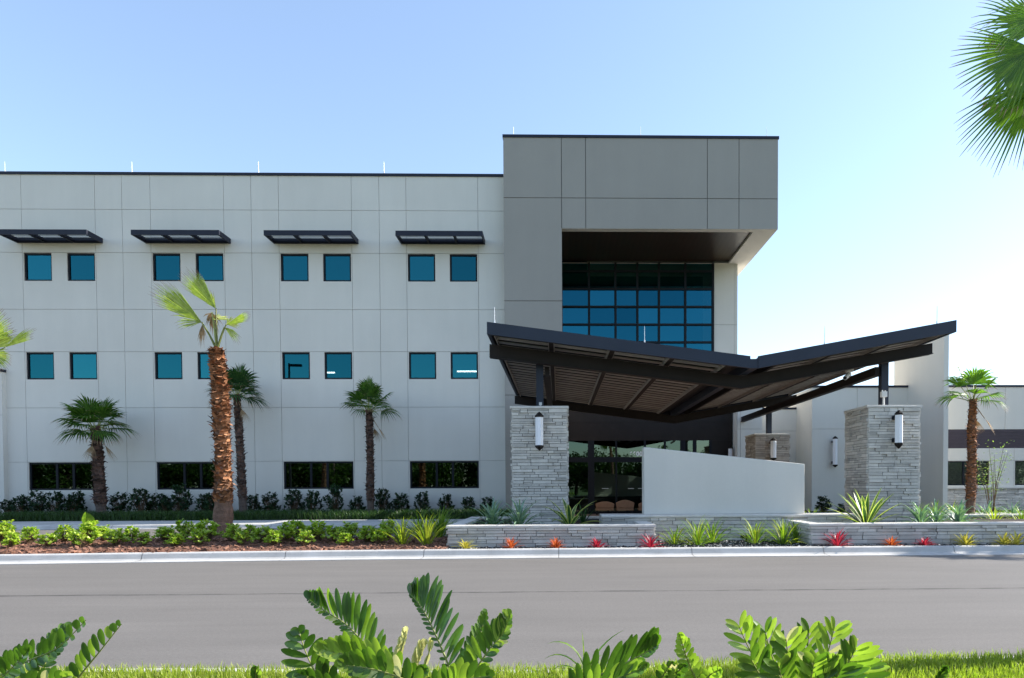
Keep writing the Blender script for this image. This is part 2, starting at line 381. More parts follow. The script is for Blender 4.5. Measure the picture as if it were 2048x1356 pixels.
def near_y(x):
    P_ = [(-80, 5.93), (-6, 5.90), (-3, 5.80), (-1.4, 5.74), (0, 5.74), (2, 5.97), (5, 6.04), (60, 6.04)]
    for (xa, ya), (xb, yb) in zip(P_, P_[1:]):
        if x <= xb: return ya + (yb - ya) * (x - xa) / (xb - xa)
    return 6.0
def blades(name, n, xr, yr, zf, h, w, mat, label, lean=.45, dens=None, drag=0):
    mb = MB()
    for _ in range(n):
        x = rnd.uniform(*xr); y = rnd.uniform(*yr)
        if dens and not dens(x, y): continue
        z = zf(x, y); a = rnd.uniform(0, 6.28); hh = rnd.uniform(*h); ww = rnd.uniform(*w)
        sx, sy = math.cos(a) * ww, math.sin(a) * ww
        b = rnd.uniform(0, 6.28); lx, ly = math.cos(b) * hh * rnd.uniform(.1, lean), math.sin(b) * hh * rnd.uniform(.1, lean)
        mx, my = x + lx * .4, y + ly * .4
        n0 = len(mb.v)
        mb.v += [(x - sx, y - sy, z), (x + sx, y + sy, z), (mx + sx * .8, my + sy * .8, z + hh * .6), (mx - sx * .8, my - sy * .8, z + hh * .6), (x + lx, y + ly, z + hh * rnd.uniform(.8, 1))]
        mb.f += [(n0, n0 + 1, n0 + 2, n0 + 3), (n0 + 3, n0 + 2, n0 + 4)]; mb.m += [0, 0]
    return tag(mb.build(name, mat), label, kind='stuff')
blades('grass', 90000, (-5.2, 5.2), (4.0, 6.1), lambda x, y: .015, (.04, .12), (.0022, .005), 'grass', 'bright green lawn grass along the near edge of the road',
       dens=lambda x, y: y < near_y(x) + rnd.uniform(-.04, .07))
blades('ground_cover', 22000, (-24, -1.8), (29.3, 31.2), lambda x, y: .15, (.28, .52), (.008, .018), 'liriope', 'dark green border grass at the foot of the white facade', .8)
blades('ground_cover', 5000, (10.0, 26), (20.0, 31), lambda x, y: .2, (.12, .30), (.008, .016), 'iris', 'low green ground cover beyond the right planter', .8)

# ================================================================== STONEWORK
def ledge_face(mb, o, u, n, length, z0, z1, rr, rowh=(.06, .10), ln=(.14, .62)):
    # rows of thin split stones standing proud of a core; o is the lower corner on the core, u along, n outward
    u = Vector(u); n = Vector(n); z = z0; up = Vector((0, 0, 1))
    while z < z1 - .01:
        h = min(rr.uniform(*rowh), z1 - z)
        if z1 - z - h < .03: h = z1 - z
        x = -rr.uniform(0, .02)
        while x < length:
            l = rr.uniform(*ln)
            if length - x - l < .1: l = length - x + rr.uniform(0, .02)
            hs = [h] if rr.random() > .18 or h < .08 else [h * .5, h * .5]
            zz = z
            for hh in hs:
                p = rr.uniform(.012, .06)
                mb.obox(Vector(o) + u * (x + .003) + up * (zz - o[2] + .002) - n * .03, u * (l - .012), n * (p + .03), up * (hh - .010))
                zz += hh
            x += l
        z += h
def stone_block(name, x0, x1, y0, y1, z0, z1, parent, mat='stone', seed=1, capt=.06, over=.03, faces='flrb'):
    rr = random.Random(seed); mb = MB(); mb.box(x0, x1, y0, y1, z0, z1, 1)
    if 'f' in faces: ledge_face(mb, (x0, y0, z0), (1, 0, 0), (0, -1, 0), x1 - x0, z0, z1, rr)
    if 'b' in faces: ledge_face(mb, (x0, y1, z0), (1, 0, 0), (0, 1, 0), x1 - x0, z0, z1, rr)
    if 'l' in faces: ledge_face(mb, (x0, y0, z0), (0, 1, 0), (-1, 0, 0), y1 - y0, z0, z1, rr)
    if 'r' in faces: ledge_face(mb, (x1, y0, z0), (0, 1, 0), (1, 0, 0), y1 - y0, z0, z1, rr)
    return mb.build(name, [mat, 'joint'], parent)
def rough_slab(mb, x0, x1, y0, y1, z0, z1, rr, seg=.16):
    # cast slab with a slightly chipped, rounded edge
    nx = max(2, int((x1 - x0) / seg)); ny = max(2, int((y1 - y0) / seg))
    ring = []
    for i in range(nx): ring.append((x0 + (x1 - x0) * i / nx, y0, 0, -1))
    for i in range(ny): ring.append((x1, y0 + (y1 - y0) * i / ny, 1, 0))
    for i in range(nx): ring.append((x1 - (x1 - x0) * i / nx, y1, 0, 1))
    for i in range(ny): ring.append((x0, y1 - (y1 - y0) * i / ny, -1, 0))
    lv = []; h = z1 - z0
    for (dz, ins) in ((0, .006), (h * .25, 0), (h * .75, 0), (h, .012)):
        lv.append([(p[0] - p[2] * (ins + rr.uniform(0, .008)), p[1] - p[3] * (ins + rr.uniform(0, .008)), z0 + dz + (rr.uniform(-.003, .003) if 0 < dz < h else 0)) for p in ring])
    n = len(mb.v); k = len(ring)
    for l in lv: mb.v += l
    for a in range(3):
        for i in range(k):
            j = (i + 1) % k; mb.f.append((n + a * k + i, n + a * k + j, n + (a + 1) * k + j, n + (a + 1) * k + i)); mb.m.append(0)
    mb.f.append(tuple(n + 3 * k + i for i in range(k))); mb.m.append(0)
    mb.f.append(tuple(n + i for i in range(k))[::-1]); mb.m.append(0)
def pillar(px0, px1, ptop, d, depth, label, mat, seed, z0=.1):
    a = U(px0, ptop, d); b = U(px1, ptop, d); zt = (a.z + b.z) / 2
    x0, x1 = a.x + .03, b.x - .03
    t = empty('stone_pillar', ((x0 + x1) / 2, d + depth / 2, z0), label, 'pillar', 'stone pillars carrying the entrance canopy')
    stone_block('stonework', x0, x1, d + .03, d + depth - .03, z0, zt - .07, t, mat, seed)
    mb = MB(); rough_slab(mb, x0 - .06, x1 + .06, d - .03, d + depth + .03, zt - .07, zt, random.Random(seed)); mb.build('cap', 'cap', t)
    return t, x0, x1, zt
_, LX0, LX1, LZ = pillar(1022, 1135.5, 812, 18.55, 1.5, 'pale grey stacked stone pillar left of the entrance, standing in the left planter', 'stone', 3)
_, RX0, RX1, RZ = pillar(1736, 1842, 810, 18.55, 1.5, 'tall grey stacked stone pillar at the right end of the canopy in the right planter', 'stone', 5)
_, BX0, BX1, BZ = pillar(1510, 1580, 867, 29.0, 1.5, 'tan stacked stone pillar seen above the low end of the plain sign wall', 'stone_warm', 8)
pillar(1057, 1128, 867, 29.0, 1.5, 'stone pillar hidden directly behind the left front pillar', 'stone_warm', 9)

# planters
def planter(x0, x1, y0, y1, ztop, label, seed, rim=.30):
    t = empty('stone_planter', ((x0 + x1) / 2, y0, .12), label, 'planter', 'low stacked stone planters in front of the entrance')
    rr = random.Random(seed); mb = MB(); z0, zc = .08, ztop - .065
    mb.box(x0, x1, y0, y0 + rim, z0, zc, 1); mb.box(x0, x1, y1 - rim, y1, z0, zc, 1); mb.box(x0, x0 + rim, y0 + rim, y1 - rim, z0, zc, 1); mb.box(x1 - rim, x1, y0 + rim, y1 - rim, z0, zc, 1)
    ledge_face(mb, (x0, y0, z0), (1, 0, 0), (0, -1, 0), x1 - x0, z0, zc, rr, (.065, .11), (.18, .75))
    ledge_face(mb, (x0, y0, z0), (0, 1, 0), (-1, 0, 0), y1 - y0, z0, zc, rr); ledge_face(mb, (x1, y0, z0), (0, 1, 0), (1, 0, 0), y1 - y0, z0, zc, rr)
    mb.build('stonework', ['stone', 'joint'], t)
    mb = MB(); o = .05
    rough_slab(mb, x0 - o, x1 + o, y0 - o, y0 + rim, ztop - .065, ztop, rr); rough_slab(mb, x0 - o, x1 + o, y1 - rim, y1 + o, ztop - .065, ztop - .001, rr)
    rough_slab(mb, x0 - o, x0 + rim, y0 + rim + .003, y1 - rim - .003, ztop - .065, ztop - .002, rr); rough_slab(mb, x1 - rim, x1 + o, y0 + rim + .003, y1 - rim - .003, ztop - .065, ztop - .002, rr)
    mb.build('cap', 'cap', t)
    mb = MB(); mb.box(x0 + rim, x1 - rim, y0 + rim, y1 - rim, z0, ztop - .12); mb.build('soil', 'soil', t)
    return t
PZ = U(1100, 1050, 16).z
PLX0, PLX1 = U(897, 1060, 16).x, U(1308, 1060, 16).x
planter(PLX0, PLX1, 16.0, 20.5, PZ, 'low grey stone planter at the left, wrapped around the foot of the left pillar', 21)
PRX0 = U(1622, 1060, 16).x
planter(PRX0, 16.5, 16.0, 20.5, PZ, 'long low grey stone planter at the right, with agaves behind its cap', 22)
# raised back wall with the sign wall on top
BWX0, BWX1, BWZ = U(1207, 1035, 17.6).x, U(1706, 1035, 17.6).x, U(1450, 1029, 17.6).z
t = empty('stone_garden_wall', ((BWX0 + BWX1) / 2, 17.6, .1), 'low stone wall with pale cap carrying the plain wedge shaped sign wall', 'garden wall')
rr = random.Random(31); mb = MB(); mb.box(BWX0, BWX1, 17.6, 18.5, .05, BWZ - .07, 1); ledge_face(mb, (BWX0, 17.6, .05), (1, 0, 0), (0, -1, 0), BWX1 - BWX0, .05, BWZ - .07, rr, (.065, .11), (.18, .75))
ledge_face(mb, (BWX0, 17.6, .05), (0, 1, 0), (-1, 0, 0), .9, .05, BWZ - .07, rr); mb.build('stonework', ['stone', 'joint'], t)
mb = MB(); rough_slab(mb, BWX0 - .05, BWX1 + .05, 17.54, 18.55, BWZ - .07, BWZ, rr); mb.build('cap', 'cap', t)
a, b, c, d_ = U(1288, 1028, 17.85), U(1609, 1028, 17.85), U(1609, 928, 17.85), U(1288.5, 894, 17.85)
mb = MB(); pts = [(a.x, 17.85, BWZ), (b.x, 17.85, BWZ), (b.x, 17.85, c.z), (a.x, 17.85, d_.z)]
mb.prism(pts, (0, .42, 0)); o = mb.build('sign_wall', 'stucco')
bv = o.modifiers.new('bevel', 'BEVEL'); bv.width = .015; bv.segments = 2
tag(o, 'blank pale stucco wedge shaped sign wall, higher at its left end', 'sign wall')
# pale curved edging beyond the right planter
mb = MB(); P0 = []
for i in range(25):
    u = i / 24; x = 12.0 + 8 * u; y = 21.8 - 1.6 * u + 1.2 * math.sin(u * 3.0); P0.append((x, y))
for (xa, ya), (xb, yb) in zip(P0, P0[1:]):
    mb.obox((xa, ya, .1), (xb - xa, yb - ya, 0), (0, .4, 0), (0, 0, .35))
    mb.obox((xa, ya + 2.4, .1), (xb - xa, yb - ya, 0), (0, .4, 0), (0, 0, .40))
tag(mb.build('path', 'cap'), kind='structure')

# ================================================================== THE BUILDING
BLD = empty('medical_building', (0, 32, 0), 'three storey pale stucco office building with a taupe entrance tower and low right wing', 'building')
def wall_grid(mb, x0, x1, z0, z1, y, vj, hj, holes, gap=.017, dep=.035, reveal=.12, mi=0, gi=1, thick=.3):
    xs = sorted({x0, x1, *[v for v in vj if x0 < v < x1], *[h[0] for h in holes], *[h[1] for h in holes]})
    zs = sorted({z0, z1, *[v for v in hj if z0 < v < z1], *[h[2] for h in holes], *[h[3] for h in holes]})
    vs = set(vj); hs = set(hj)
    for xa, xb in zip(xs, xs[1:]):
        for za, zb in zip(zs, zs[1:]):
            cx, cz = (xa + xb) / 2, (za + zb) / 2
            if any(h[0] < cx < h[1] and h[2] < cz < h[3] for h in holes): continue
            a = xa + (gap / 2 if xa in vs else 0); b = xb - (gap / 2 if xb in vs else 0)
            c = za + (gap / 2 if za in hs else 0); d = zb - (gap / 2 if zb in hs else 0)
            mb.quad((a, y, c), (b, y, c), (b, y, d), (a, y, d), mi)
            if xa in vs: mb.quad((a, y, c), (a, y, d), (a, y + dep, d), (a, y + dep, c), mi)
            if xb in vs: mb.quad((b, y, d), (b, y, c), (b, y + dep, c), (b, y + dep, d), mi)
            if za in hs: mb.quad((b, y, c), (a, y, c), (a, y + dep, c), (b, y + dep, c), mi)
            if zb in hs: mb.quad((a, y, d), (b, y, d), (b, y + dep, d), (a, y + dep, d), mi)
            mb.quad((xa, y + dep, za), (xb, y + dep, za), (xb, y + dep, zb), (xa, y + dep, zb), gi)
    for (a, b, c, d) in holes:
        r = y + reveal + .1
        mb.quad((a, y, c), (b, y, c), (b, r, c), (a, r, c), mi); mb.quad((a, y, d), (a, r, d), (b, r, d), (b, y, d), mi)
        mb.quad((a, y, c), (a, r, c), (a, r, d), (a, y, d), mi); mb.quad((b, y, c), (b, y, d), (b, r, d), (b, r, c), mi)
WD = 32.0
def zz(py, px=500, d=WD): return U(px, py, d).z
def xx(px, py=600, d=WD): return U(px, py, d).x
ROOF = zz(346, 500)
groups = [(47.5, 103.5, 134.0, 190.0), (305, 361, 391, 447), (561, 617, 646, 702), (815.5, 870.5, 899.5, 954.5)]
G3 = [[xx(p, 535) for p in g_] for g_ in groups]
period = G3[1][0] - G3[0][0]
for k in range(1, 4): G3.insert(0, [v - period for v in G3[0]])
joints = [xx(243, 380), xx(501.5, 380), xx(757.7, 380)]
jp = joints[1] - joints[0]; joints = [joints[0] - 3 * jp, joints[0] - 2 * jp, joints[0] - jp] + joints
T3 = (zz(562.5), zz(506.8)); T2 = (zz(758.5), zz(704.3)); T1 = (zz(978.5), zz(923.5))
holes = []; wins = []
for g_ in G3:
    for (a, b) in ((g_[0], g_[1]), (g_[2], g_[3])):
        for (c, d, lv) in ((T3[0], T3[1], 3), (T2[0], T2[1], 2)):
            holes.append((a, b, c, d)); wins.append((a, b, c, d, lv))
    holes.append((g_[0], g_[3], *T1)); wins.append((g_[0], g_[3], *T1, 1))
vj = joints + [v for g_ in G3 for v in (g_[0] - .05, g_[3] + .05)]
hj = [zz(420), T3[1] + .02, zz(619), T2[1] + .02, zz(815), T1[1] + .02]
TWX0 = xx(1007, 380, 31.4)
mb = MB(); wall_grid(mb, -46, TWX0 + .3, .1, ROOF - .12, WD, vj, hj, holes)
mb.quad((-46, WD, .1), (-46, WD, ROOF - .12), (-46, 60, ROOF - .12), (-46, 60, .1))
mb.quad((-46, WD + .04, ROOF - .13), (TWX0 + .3, WD + .04, ROOF - .13), (TWX0 + .3, 60, ROOF - .13), (-46, 60, ROOF - .13))
mb.build('wall', ['stucco', 'groove'], BLD)
mb = MB(); mb.box(-46, TWX0, WD - .05, WD + .35, ROOF - .12, ROOF); mb.build('coping', 'navy', BLD)
mb = MB(); mb.box(-46, TWX0 + 4, 36.5, 36.6, .1, ROOF - .2); mb.box(-46, TWX0, WD + .3, 36.5, 4.2, 4.4); mb.box(-46, TWX0, WD + .3, 36.5, 8.6, 8.8)
mb.build('interior_wall', 'dark', BLD)
# windows
for (a, b, c, d, lv) in wins:
    y = WD + .10; fr = MB(); w = .075
    fr.box(a, b, y - .04, y + .06, c, c + w); fr.box(a, b, y - .04, y + .06, d - w, d)
    fr.box(a, a + w, y - .04, y + .06, c + w, d - w); fr.box(b - w, b, y - .04, y + .06, c + w, d - w)
    gl = MB(); tl = rnd.uniform(-.004, .004)
    if lv == 1:
        m1, m2 = a + (b - a) * .385, a + (b - a) * .62
        for m_ in (m1, m2): fr.box(m_ - .05, m_ + .05, y - .035, y + .055, c + w, d - w)
        for (e, f) in ((a + w, m1 - .05), (m1 + .05, m2 - .05), (m2 + .05, b - w)): gl.quad((e, y + .01, c + w), (f, y + .01 + tl, c + w), (f, y + .01 + tl, d - w), (e, y + .01, d - w))
    else:
        gl.quad((a + w, y + .01, c + w), (b - w, y + .01 + tl, c + w), (b - w, y + .01 + tl, d - w), (a + w, y + .01, d - w))
    o = fr.build('window', 'frame', BLD); q = gl.build('pane', 'glass_low' if lv == 1 else 'glass'); q.parent = o
# lit tubes behind two second floor windows
for (p0, p1, py) in ((652, 669, 745), (914, 953, 742.5)):
    a, b = U(p0, py, 32.6), U(p1, py, 32.6)
    mb = MB(); mb.box(a.x, b.x, 32.6, 32.66, a.z - .03, a.z + .03)
    tag(mb.build('ceiling_light', 'tube'), 'lit linear tube seen through the second floor window ' + ('above the slender palm' if p0 < 700 else 'nearest the entrance tower'), 'ceiling light', 'lit linear ceiling lights')

# sunshades, one over each pair of top windows
SZ0, SZ1 = U(600, 470.5, 30.9).z, U(600, 460.5, 30.9).z
for i, (p0, p1) in enumerate(((-5, 172.7), (261.5, 438), (527.2, 702.6), (790.7, 965))):
    x0, x1 = U(p0, 465, 30.9).x, U(p1, 465, 30.9).x
    t = empty('sunshade', ((x0 + x1) / 2, 31.9, SZ0), ['dark metal sunshade over the top windows at the left edge of the photo', 'dark metal sunshade above the windows behind the big palm', 'dark metal sunshade over the third pair of top windows, above the slender palm', 'dark metal sunshade over the top windows nearest the taupe tower'][i], 'sunshade', 'dark sunshades over the top floor windows')
    mb = MB(); y0, y1 = 30.9, WD
    mb.box(x0, x1, y0, y0 + .06, SZ0, SZ1); mb.box(x0, x1, y1 - .10, y1 - .003, SZ0, SZ1)
    mb.box(x0, x0 + .06, y0 + .06, y1 - .10, SZ0, SZ1); mb.box(x1 - .06, x1, y0 + .06, y1 - .10, SZ0, SZ1)
    mb.build('frame', 'navy', t)
    for k in (1, 2): mb = MB(); xm = x0 + (x1 - x0) * k / 3; mb.box(xm - .035, xm + .035, y0 + .06, y1 - .10, SZ0 + .01, SZ1 - .04); mb.build('crosspiece', 'navy', t)
    mb = MB()
    for k in range(5):
        yb = y0 + .14 + k * .175; mb.obox((x0 + .06, yb, SZ0 + .05), (x1 - x0 - .12, 0, 0), (0, .13, .05), (0, -.008, .02))
    mb.build('louvre', 'navy', t)

# entrance tower
TD = 31.4; CD = 36.3
TX0, TX1 = TWX0, U(1556, 350, TD).x
TZ1 = U(1280, 272, TD).z; TZS = U(1300, 457.5, TD).z
TXC = U(1123.7, 500, TD).x
vjt = [U(p, 400, TD).x for p in (1171.4, 1414.7, 1478)] + [TXC]
hjt = [U(1280, 396.5, TD).z, U(1060, 601.7, TD).z, U(1060, 790, TD).z]
mb = MB()
wall_grid(mb, TX0, TX1, TZS, TZ1 - .1, TD, vjt, hjt, [], gap=.03)
wall_grid(mb, TX0, TXC, .1, TZS, TD, [], hjt, [], gap=.03)
mb.quad((TX0, TD, .1), (TX0, TD, TZ1 - .1), (TX0, 60, TZ1 - .1), (TX0, 60, .1))
mb.quad((TX1, TD, TZS), (TX1, 60, TZS), (TX1, 60, TZ1 - .1), (TX1, TD, TZ1 - .1))
mb.quad((TXC, TD, .1), (TXC, CD, .1), (TXC, CD, TZS), (TXC, TD, TZS))
mb.quad((TX0, TD, TZ1 - .11), (TX1, TD, TZ1 - .11), (TX1, 60, TZ1 - .11), (TX0, 60, TZ1 - .11))
mb.build('tower_wall', ['stucco_grey', 'groove_grey'], BLD)
mb = MB(); mb.box(TX0 - .03, TX1 + .04, TD - .04, TD + .3, TZ1 - .1, TZ1 + .02); mb.box(TX1 - .25, TX1 + .04, TD + .3, 60, TZ1 - .1, TZ1 + .02); mb.build('coping', 'navy', BLD)
# soffit: stucco border and recessed planks
bw = .38; XS1 = TX1 - 1.05
mb = MB(); z = TZS
mb.quad((TXC, TD, z), (TXC, TD + bw, z), (TX1, TD + bw, z), (TX1, TD, z)); mb.quad((XS1, TD + bw, z), (XS1, 60, z), (TX1, 60, z), (TX1, TD + bw, z))
mb.quad((TXC, CD - .12, z), (TXC, CD, z), (XS1, CD, z), (XS1, CD - .12, z))
mb.quad((TXC, TD + bw, z), (TXC, TD + bw, z + .12), (XS1, TD + bw, z + .12), (XS1, TD + bw, z)); mb.quad((XS1, TD + bw, z), (XS1, TD + bw, z + .12), (XS1, CD, z + .12), (XS1, CD, z))
mb.build('soffit_border', 'stucco', BLD)
mb = MB(); mb.quad((TXC, TD + bw, z + .12), (TXC, CD, z + .12), (XS1, CD, z + .12), (XS1, TD + bw, z + .12)); mb.build('soffit', 'soffit', BLD)
# wall beside the curtain wall
CWX1 = U(1425.5, 600, CD).x; SWX1 = U(1475, 600, CD).x; CTZ = U(1250, 524, CD).z
mb = MB(); wall_grid(mb, CWX1, SWX1, .1, TZS, CD, [U(1469.5, 600, CD).x], [U(1450, 649.5, CD).z, U(1450, 560, CD).z - 9.9], [])
mb.quad((SWX1, CD, .1), (SWX1, 60, .1), (SWX1, 60, TZS), (SWX1, CD, TZS))
mb.box(TXC, CWX1, CD - .02, CD + .2, CTZ, TZS - .002)
mb.build('wall', ['stucco', 'groove'], BLD)
# curtain wall
cw = empty('curtain_wall', (TXC, CD, 5)); cw.parent = BLD; cw.matrix_parent_inverse = Matrix.Translation(-BLD.location)
cxs = [TXC] + [U(p, 600, CD).x for p in (1177.9, 1230.8, 1274.6, 1317.7, 1370.3)] + [CWX1]
rowz = [U(1280, 614, CD).z, U(1280, 578.5, CD).z]; rp = rowz[1] - rowz[0]
zs = [rowz[0] + k * rp for k in range(-8, 3)] ; zs = [q for q in zs if q < CTZ - .3] + [CTZ]
fr = MB(); gl = MB()
for x in cxs: fr.box(x - .055, x + .055, CD - .10, CD + .05, zs[0], CTZ)
for q in zs: 
    for xa, xb in zip(cxs, cxs[1:]): fr.box(xa + .055, xb - .055, CD - .085, CD + .045, q - .05, q + .05 if q < CTZ else q)
for xa, xb in zip(cxs, cxs[1:]):
    for qa, qb in zip(zs, zs[1:]):
        t1, t2 = rnd.uniform(-.003, .003), rnd.uniform(-.003, .003)
        gl.quad((xa, CD + t1, qa), (xb, CD + t2, qa), (xb, CD + t2, qb), (xa, CD + t1, qb))
o = fr.build('mullion', 'frame'); o.parent = cw; o.matrix_parent_inverse = Matrix.Translation(-cw.location)
o = gl.build('pane', 'glass_blue'); o.parent = cw; o.matrix_parent_inverse = Matrix.Translation(-cw.location)
mb = MB(); mb.box(TXC, CWX1, CD + 2.5, CD + 2.6, .1, CTZ); mb.build('interior_wall', 'dark', BLD)

# entrance: dark panelled storefront under the canopy
ED = 34.0
EX0, EX1, EXG = TXC, U(1463.5, 880, ED).x, U(1423, 900, ED).x
EZT = U(1300, 790, ED).z; EZ2 = U(1300, 881, ED).z; EZ1 = U(1300, 914, ED).z; EZ1b = U(1300, 924, ED).z; EZ0 = .16
mb = MB(); hx = [U(p, 950, ED).x for p in (1135, 1176, 1188.6, 1231, 1290, 1330, 1371, 1393, 1419)]
mb.box(EX0, EX1, ED, ED + .12, EZ2, EZT); mb.box(EXG, EX1, ED, ED + .12, EZ0, EZ2 - .002); mb.box(EX0, EX1, ED + .12, CD, EZT - .1, EZT - .003)
mb.box(EX1 - .1, EX1, ED + .12, CD, EZ0, EZT - .1)
mb.box(EX0, EX1, ED - .012, ED, EZ2 + .9, EZ2 + .93)
mb.build('entrance_panel', 'bronze', BLD)
fr = MB(); gl = MB()
segs = [(EX0, hx[0] - .3), (hx[0] - .25, hx[1]), (hx[2], hx[3]), (hx[3] + .08, hx[4] - .05), (hx[4] + .05, hx[5] - .05), (hx[5] + .05, hx[6] - .25), (hx[6], hx[7] - .17), (hx[7], hx[8])]
prev = EX0
for (a, b) in segs:
    if a - prev > .01: fr.box(prev, a, ED - .02, ED + .1, EZ0, EZ2)
    gl.quad((a, ED + .05, EZ1), (b, ED + .05, EZ1), (b, ED + .05, EZ2), (a, ED + .05, EZ2)); gl.quad((a, ED + .05, EZ0), (b, ED + .05, EZ0), (b, ED + .05, EZ1b), (a, ED + .05, EZ1b))
    fr.box(a, b, ED - .015, ED + .09, EZ1b, EZ1); fr.box(a, b, ED - .015, ED + .09, EZ0, EZ0 + .12)
    prev = b
fr.box(prev, EXG, ED - .02, ED + .1, EZ0, EZ2)
dr = fr.build('storefront', 'frame', BLD); q = gl.build('pane', 'glass_low'); q.parent = dr
mb = MB()
for (p0, p1) in ((1204, 1217), (1256, 1268), (1276, 1289)):
    a, b = U(p0, 977, ED - .1), U(p1, 977, ED - .1); mb.box(a.x, b.x, ED - .08, ED - .05, a.z - .012, a.z + .012); mb.box(a.x + .02, a.x + .05, ED - .05, ED - .021, a.z - .01, a.z + .01); mb.box(b.x - .05, b.x - .02, ED - .05, ED - .021, a.z - .01, a.z + .01)
o = mb.build('door_handle', 'rodm'); o.parent = dr
mb = MB(); mb.box(TXC, EX1, ED + 2.0, ED + 2.1, .1, EZ2); mb.build('interior_wall', 'dark', BLD)
# the house number on the transom glass
cu = bpy.data.curves.new('number_text', 'FONT'); cu.body = '6600'; cu.align_x = 'CENTER'; cu.align_y = 'CENTER'; cu.size = .30; cu.extrude = .006; cu.offset = .014; cu.space_character = 1.12
to = bpy.data.objects.new('number_text', cu); COL.objects.link(to)
bpy.context.view_layer.update(); dg = bpy.context.evaluated_depsgraph_get()
me = bpy.data.meshes.new_from_object(to.evaluated_get(dg)); bpy.data.objects.remove(to)
me.materials.clear(); me.materials.append(M['white'])
p = U(1272, 908, ED); no = bpy.data.objects.new('house_number', me); COL.objects.link(no)
no.location = (p.x, ED + .03, p.z); no.rotation_euler = (math.pi / 2, 0, 0)
no.parent = BLD; no.matrix_parent_inverse = Matrix.Translation(-BLD.location)

# right hand low wing
def part_box(name, mat, x0, x1, y0, y1, z0, z1):
    mb = MB(); mb.box(x0, x1, y0, y1, z0, z1); return mb.build(name, mat, BLD)
VD = 35.2                                                   # recessed wall between tower and block
vx0, vx1 = SWX1 - .3, U(1607, 850, VD).x; vz = U(1560, 815, VD).z
mb = MB(); wall_grid(mb, vx0, vx1 + 1, .1, vz - .1, VD, [], [U(1570, 862, VD).z], []); mb.build('wall', ['stucco', 'groove'], BLD)
part_box('coping', 'navy', vx0, vx1 + 1, VD - .04, VD + .3, vz - .1, vz)
wx0, wx1 = U(1474.8, 850, 33.2).x, U(1524.5, 850, 33.2).x    # pale pier beside the entrance
mb = MB(); wall_grid(mb, wx0, wx1, .1, U(1500, 800, 33.2).z, 33.2, [U(1481, 850, 33.2).x], [U(1500, 858, 33.2).z], [])
mb.box(wx0, wx1, 33.25, VD - .01, .1, U(1500, 800, 33.2).z - .005); mb.build('pier', ['stucco', 'groove'], BLD)
KD = 33.0; kx0, kx1 = U(1624, 850, KD).x, U(1816, 850, KD).x; kz = U(1720, 771, KD).z
mb = MB(); wall_grid(mb, kx0, kx1 + .3, .1, kz - .1, KD, [U(1714, 850, KD).x], [U(1650, 858, KD).z], [])
mb.quad((kx0, KD, .1), (kx0, KD, kz - .1), (kx0, 60, kz - .1), (kx0, 60, .1)); mb.build('wall', ['stucco', 'groove'], BLD)
part_box('coping', 'navy', kx0 - .04, kx1 + .2, KD - .04, KD + .3, kz - .1, kz)
FD = 29.9; fx0, fx1 = U(1887, 850, FD).x, U(1896.5, 850, FD).x; fz = U(1887, 669, FD).z
mb = MB(); mb.box(fx0, fx1, FD, 34.4, .1, fz); o = mb.build('fin_wall', 'stucco', BLD)
RD = 33.0; rx0 = U(1893, 850, RD).x; rz = U(1980, 770, RD).z
s1, s0 = U(1980, 858.5, RD).z, U(1980, 896.5, RD).z; w1, w0 = U(1980, 922, RD).z, U(1980, 970.5, RD).z
hs = [(rx0, U(1979, 940, RD).x, w0, w1), (U(2030, 940, RD).x, U(2130, 940, RD).x, w0, w1)]
mb = MB(); wall_grid(mb, fx1, 40, s1, rz - .1, RD, [U(2010, 850, RD).x, U(2190, 850, RD).x], [], [])
wall_grid(mb, fx1, 40, w0 - .08, s0, RD, [U(2029, 850, RD).x], [w1 + .02], [(max(h[0], fx1 + .05), *h[1:]) for h in hs]); mb.build('wall', ['stucco', 'groove'], BLD)
part_box('coping', 'navy', fx1, 40, RD - .04, RD + .3, rz - .1, rz)
mb = MB()
nb = 6
for k in range(nb): q0 = s0 + (s1 - s0) * k / nb; mb.obox((fx1, RD + .0, q0), (24, 0, 0), (0, .04, 0), (0, -.015, (s1 - s0) / nb - .012))
mb.box(fx1, 40, RD + .045, RD + .2, s0, s1); mb.build('siding_band', 'plum', BLD)
for (a, b, c, d) in hs:
    a = max(a, fx1 + .05); y = RD + .1; fr = MB(); gl = MB(); w = .06; mids = [a + .9] if a < 20 else []
    fr.box(a, b, y - .04, y + .05, c, c + w); fr.box(a, b, y - .04, y + .05, d - w, d); fr.box(a, a + w, y - .04, y + .05, c + w, d - w); fr.box(b - w, b, y - .04, y + .05, c + w, d - w)
    for m_ in mids: fr.box(m_ - .04, m_ + .04, y - .035, y + .045, c + w, d - w)
    gl.quad((a + w, y, c + w), (b - w, y, c + w), (b - w, y, d - w), (a + w, y, d - w))
    o = fr.build('window', 'frame', BLD); q = gl.build('pane', 'glass_low'); q.parent = o
part_box('window_sill', 'cap', fx1, 40, RD - .12, RD + .05, w0 - .16, w0 - .081)
mb = MB(); mb.box(fx1, 40, RD, RD + .2, .1, w0 - .162, 1); ledge_face(mb, (fx1, RD, .1), (1, 0, 0), (0, -1, 0), 14, .1, w0 - .17, random.Random(77)); mb.build('stone_base', ['stone', 'joint'], BLD)
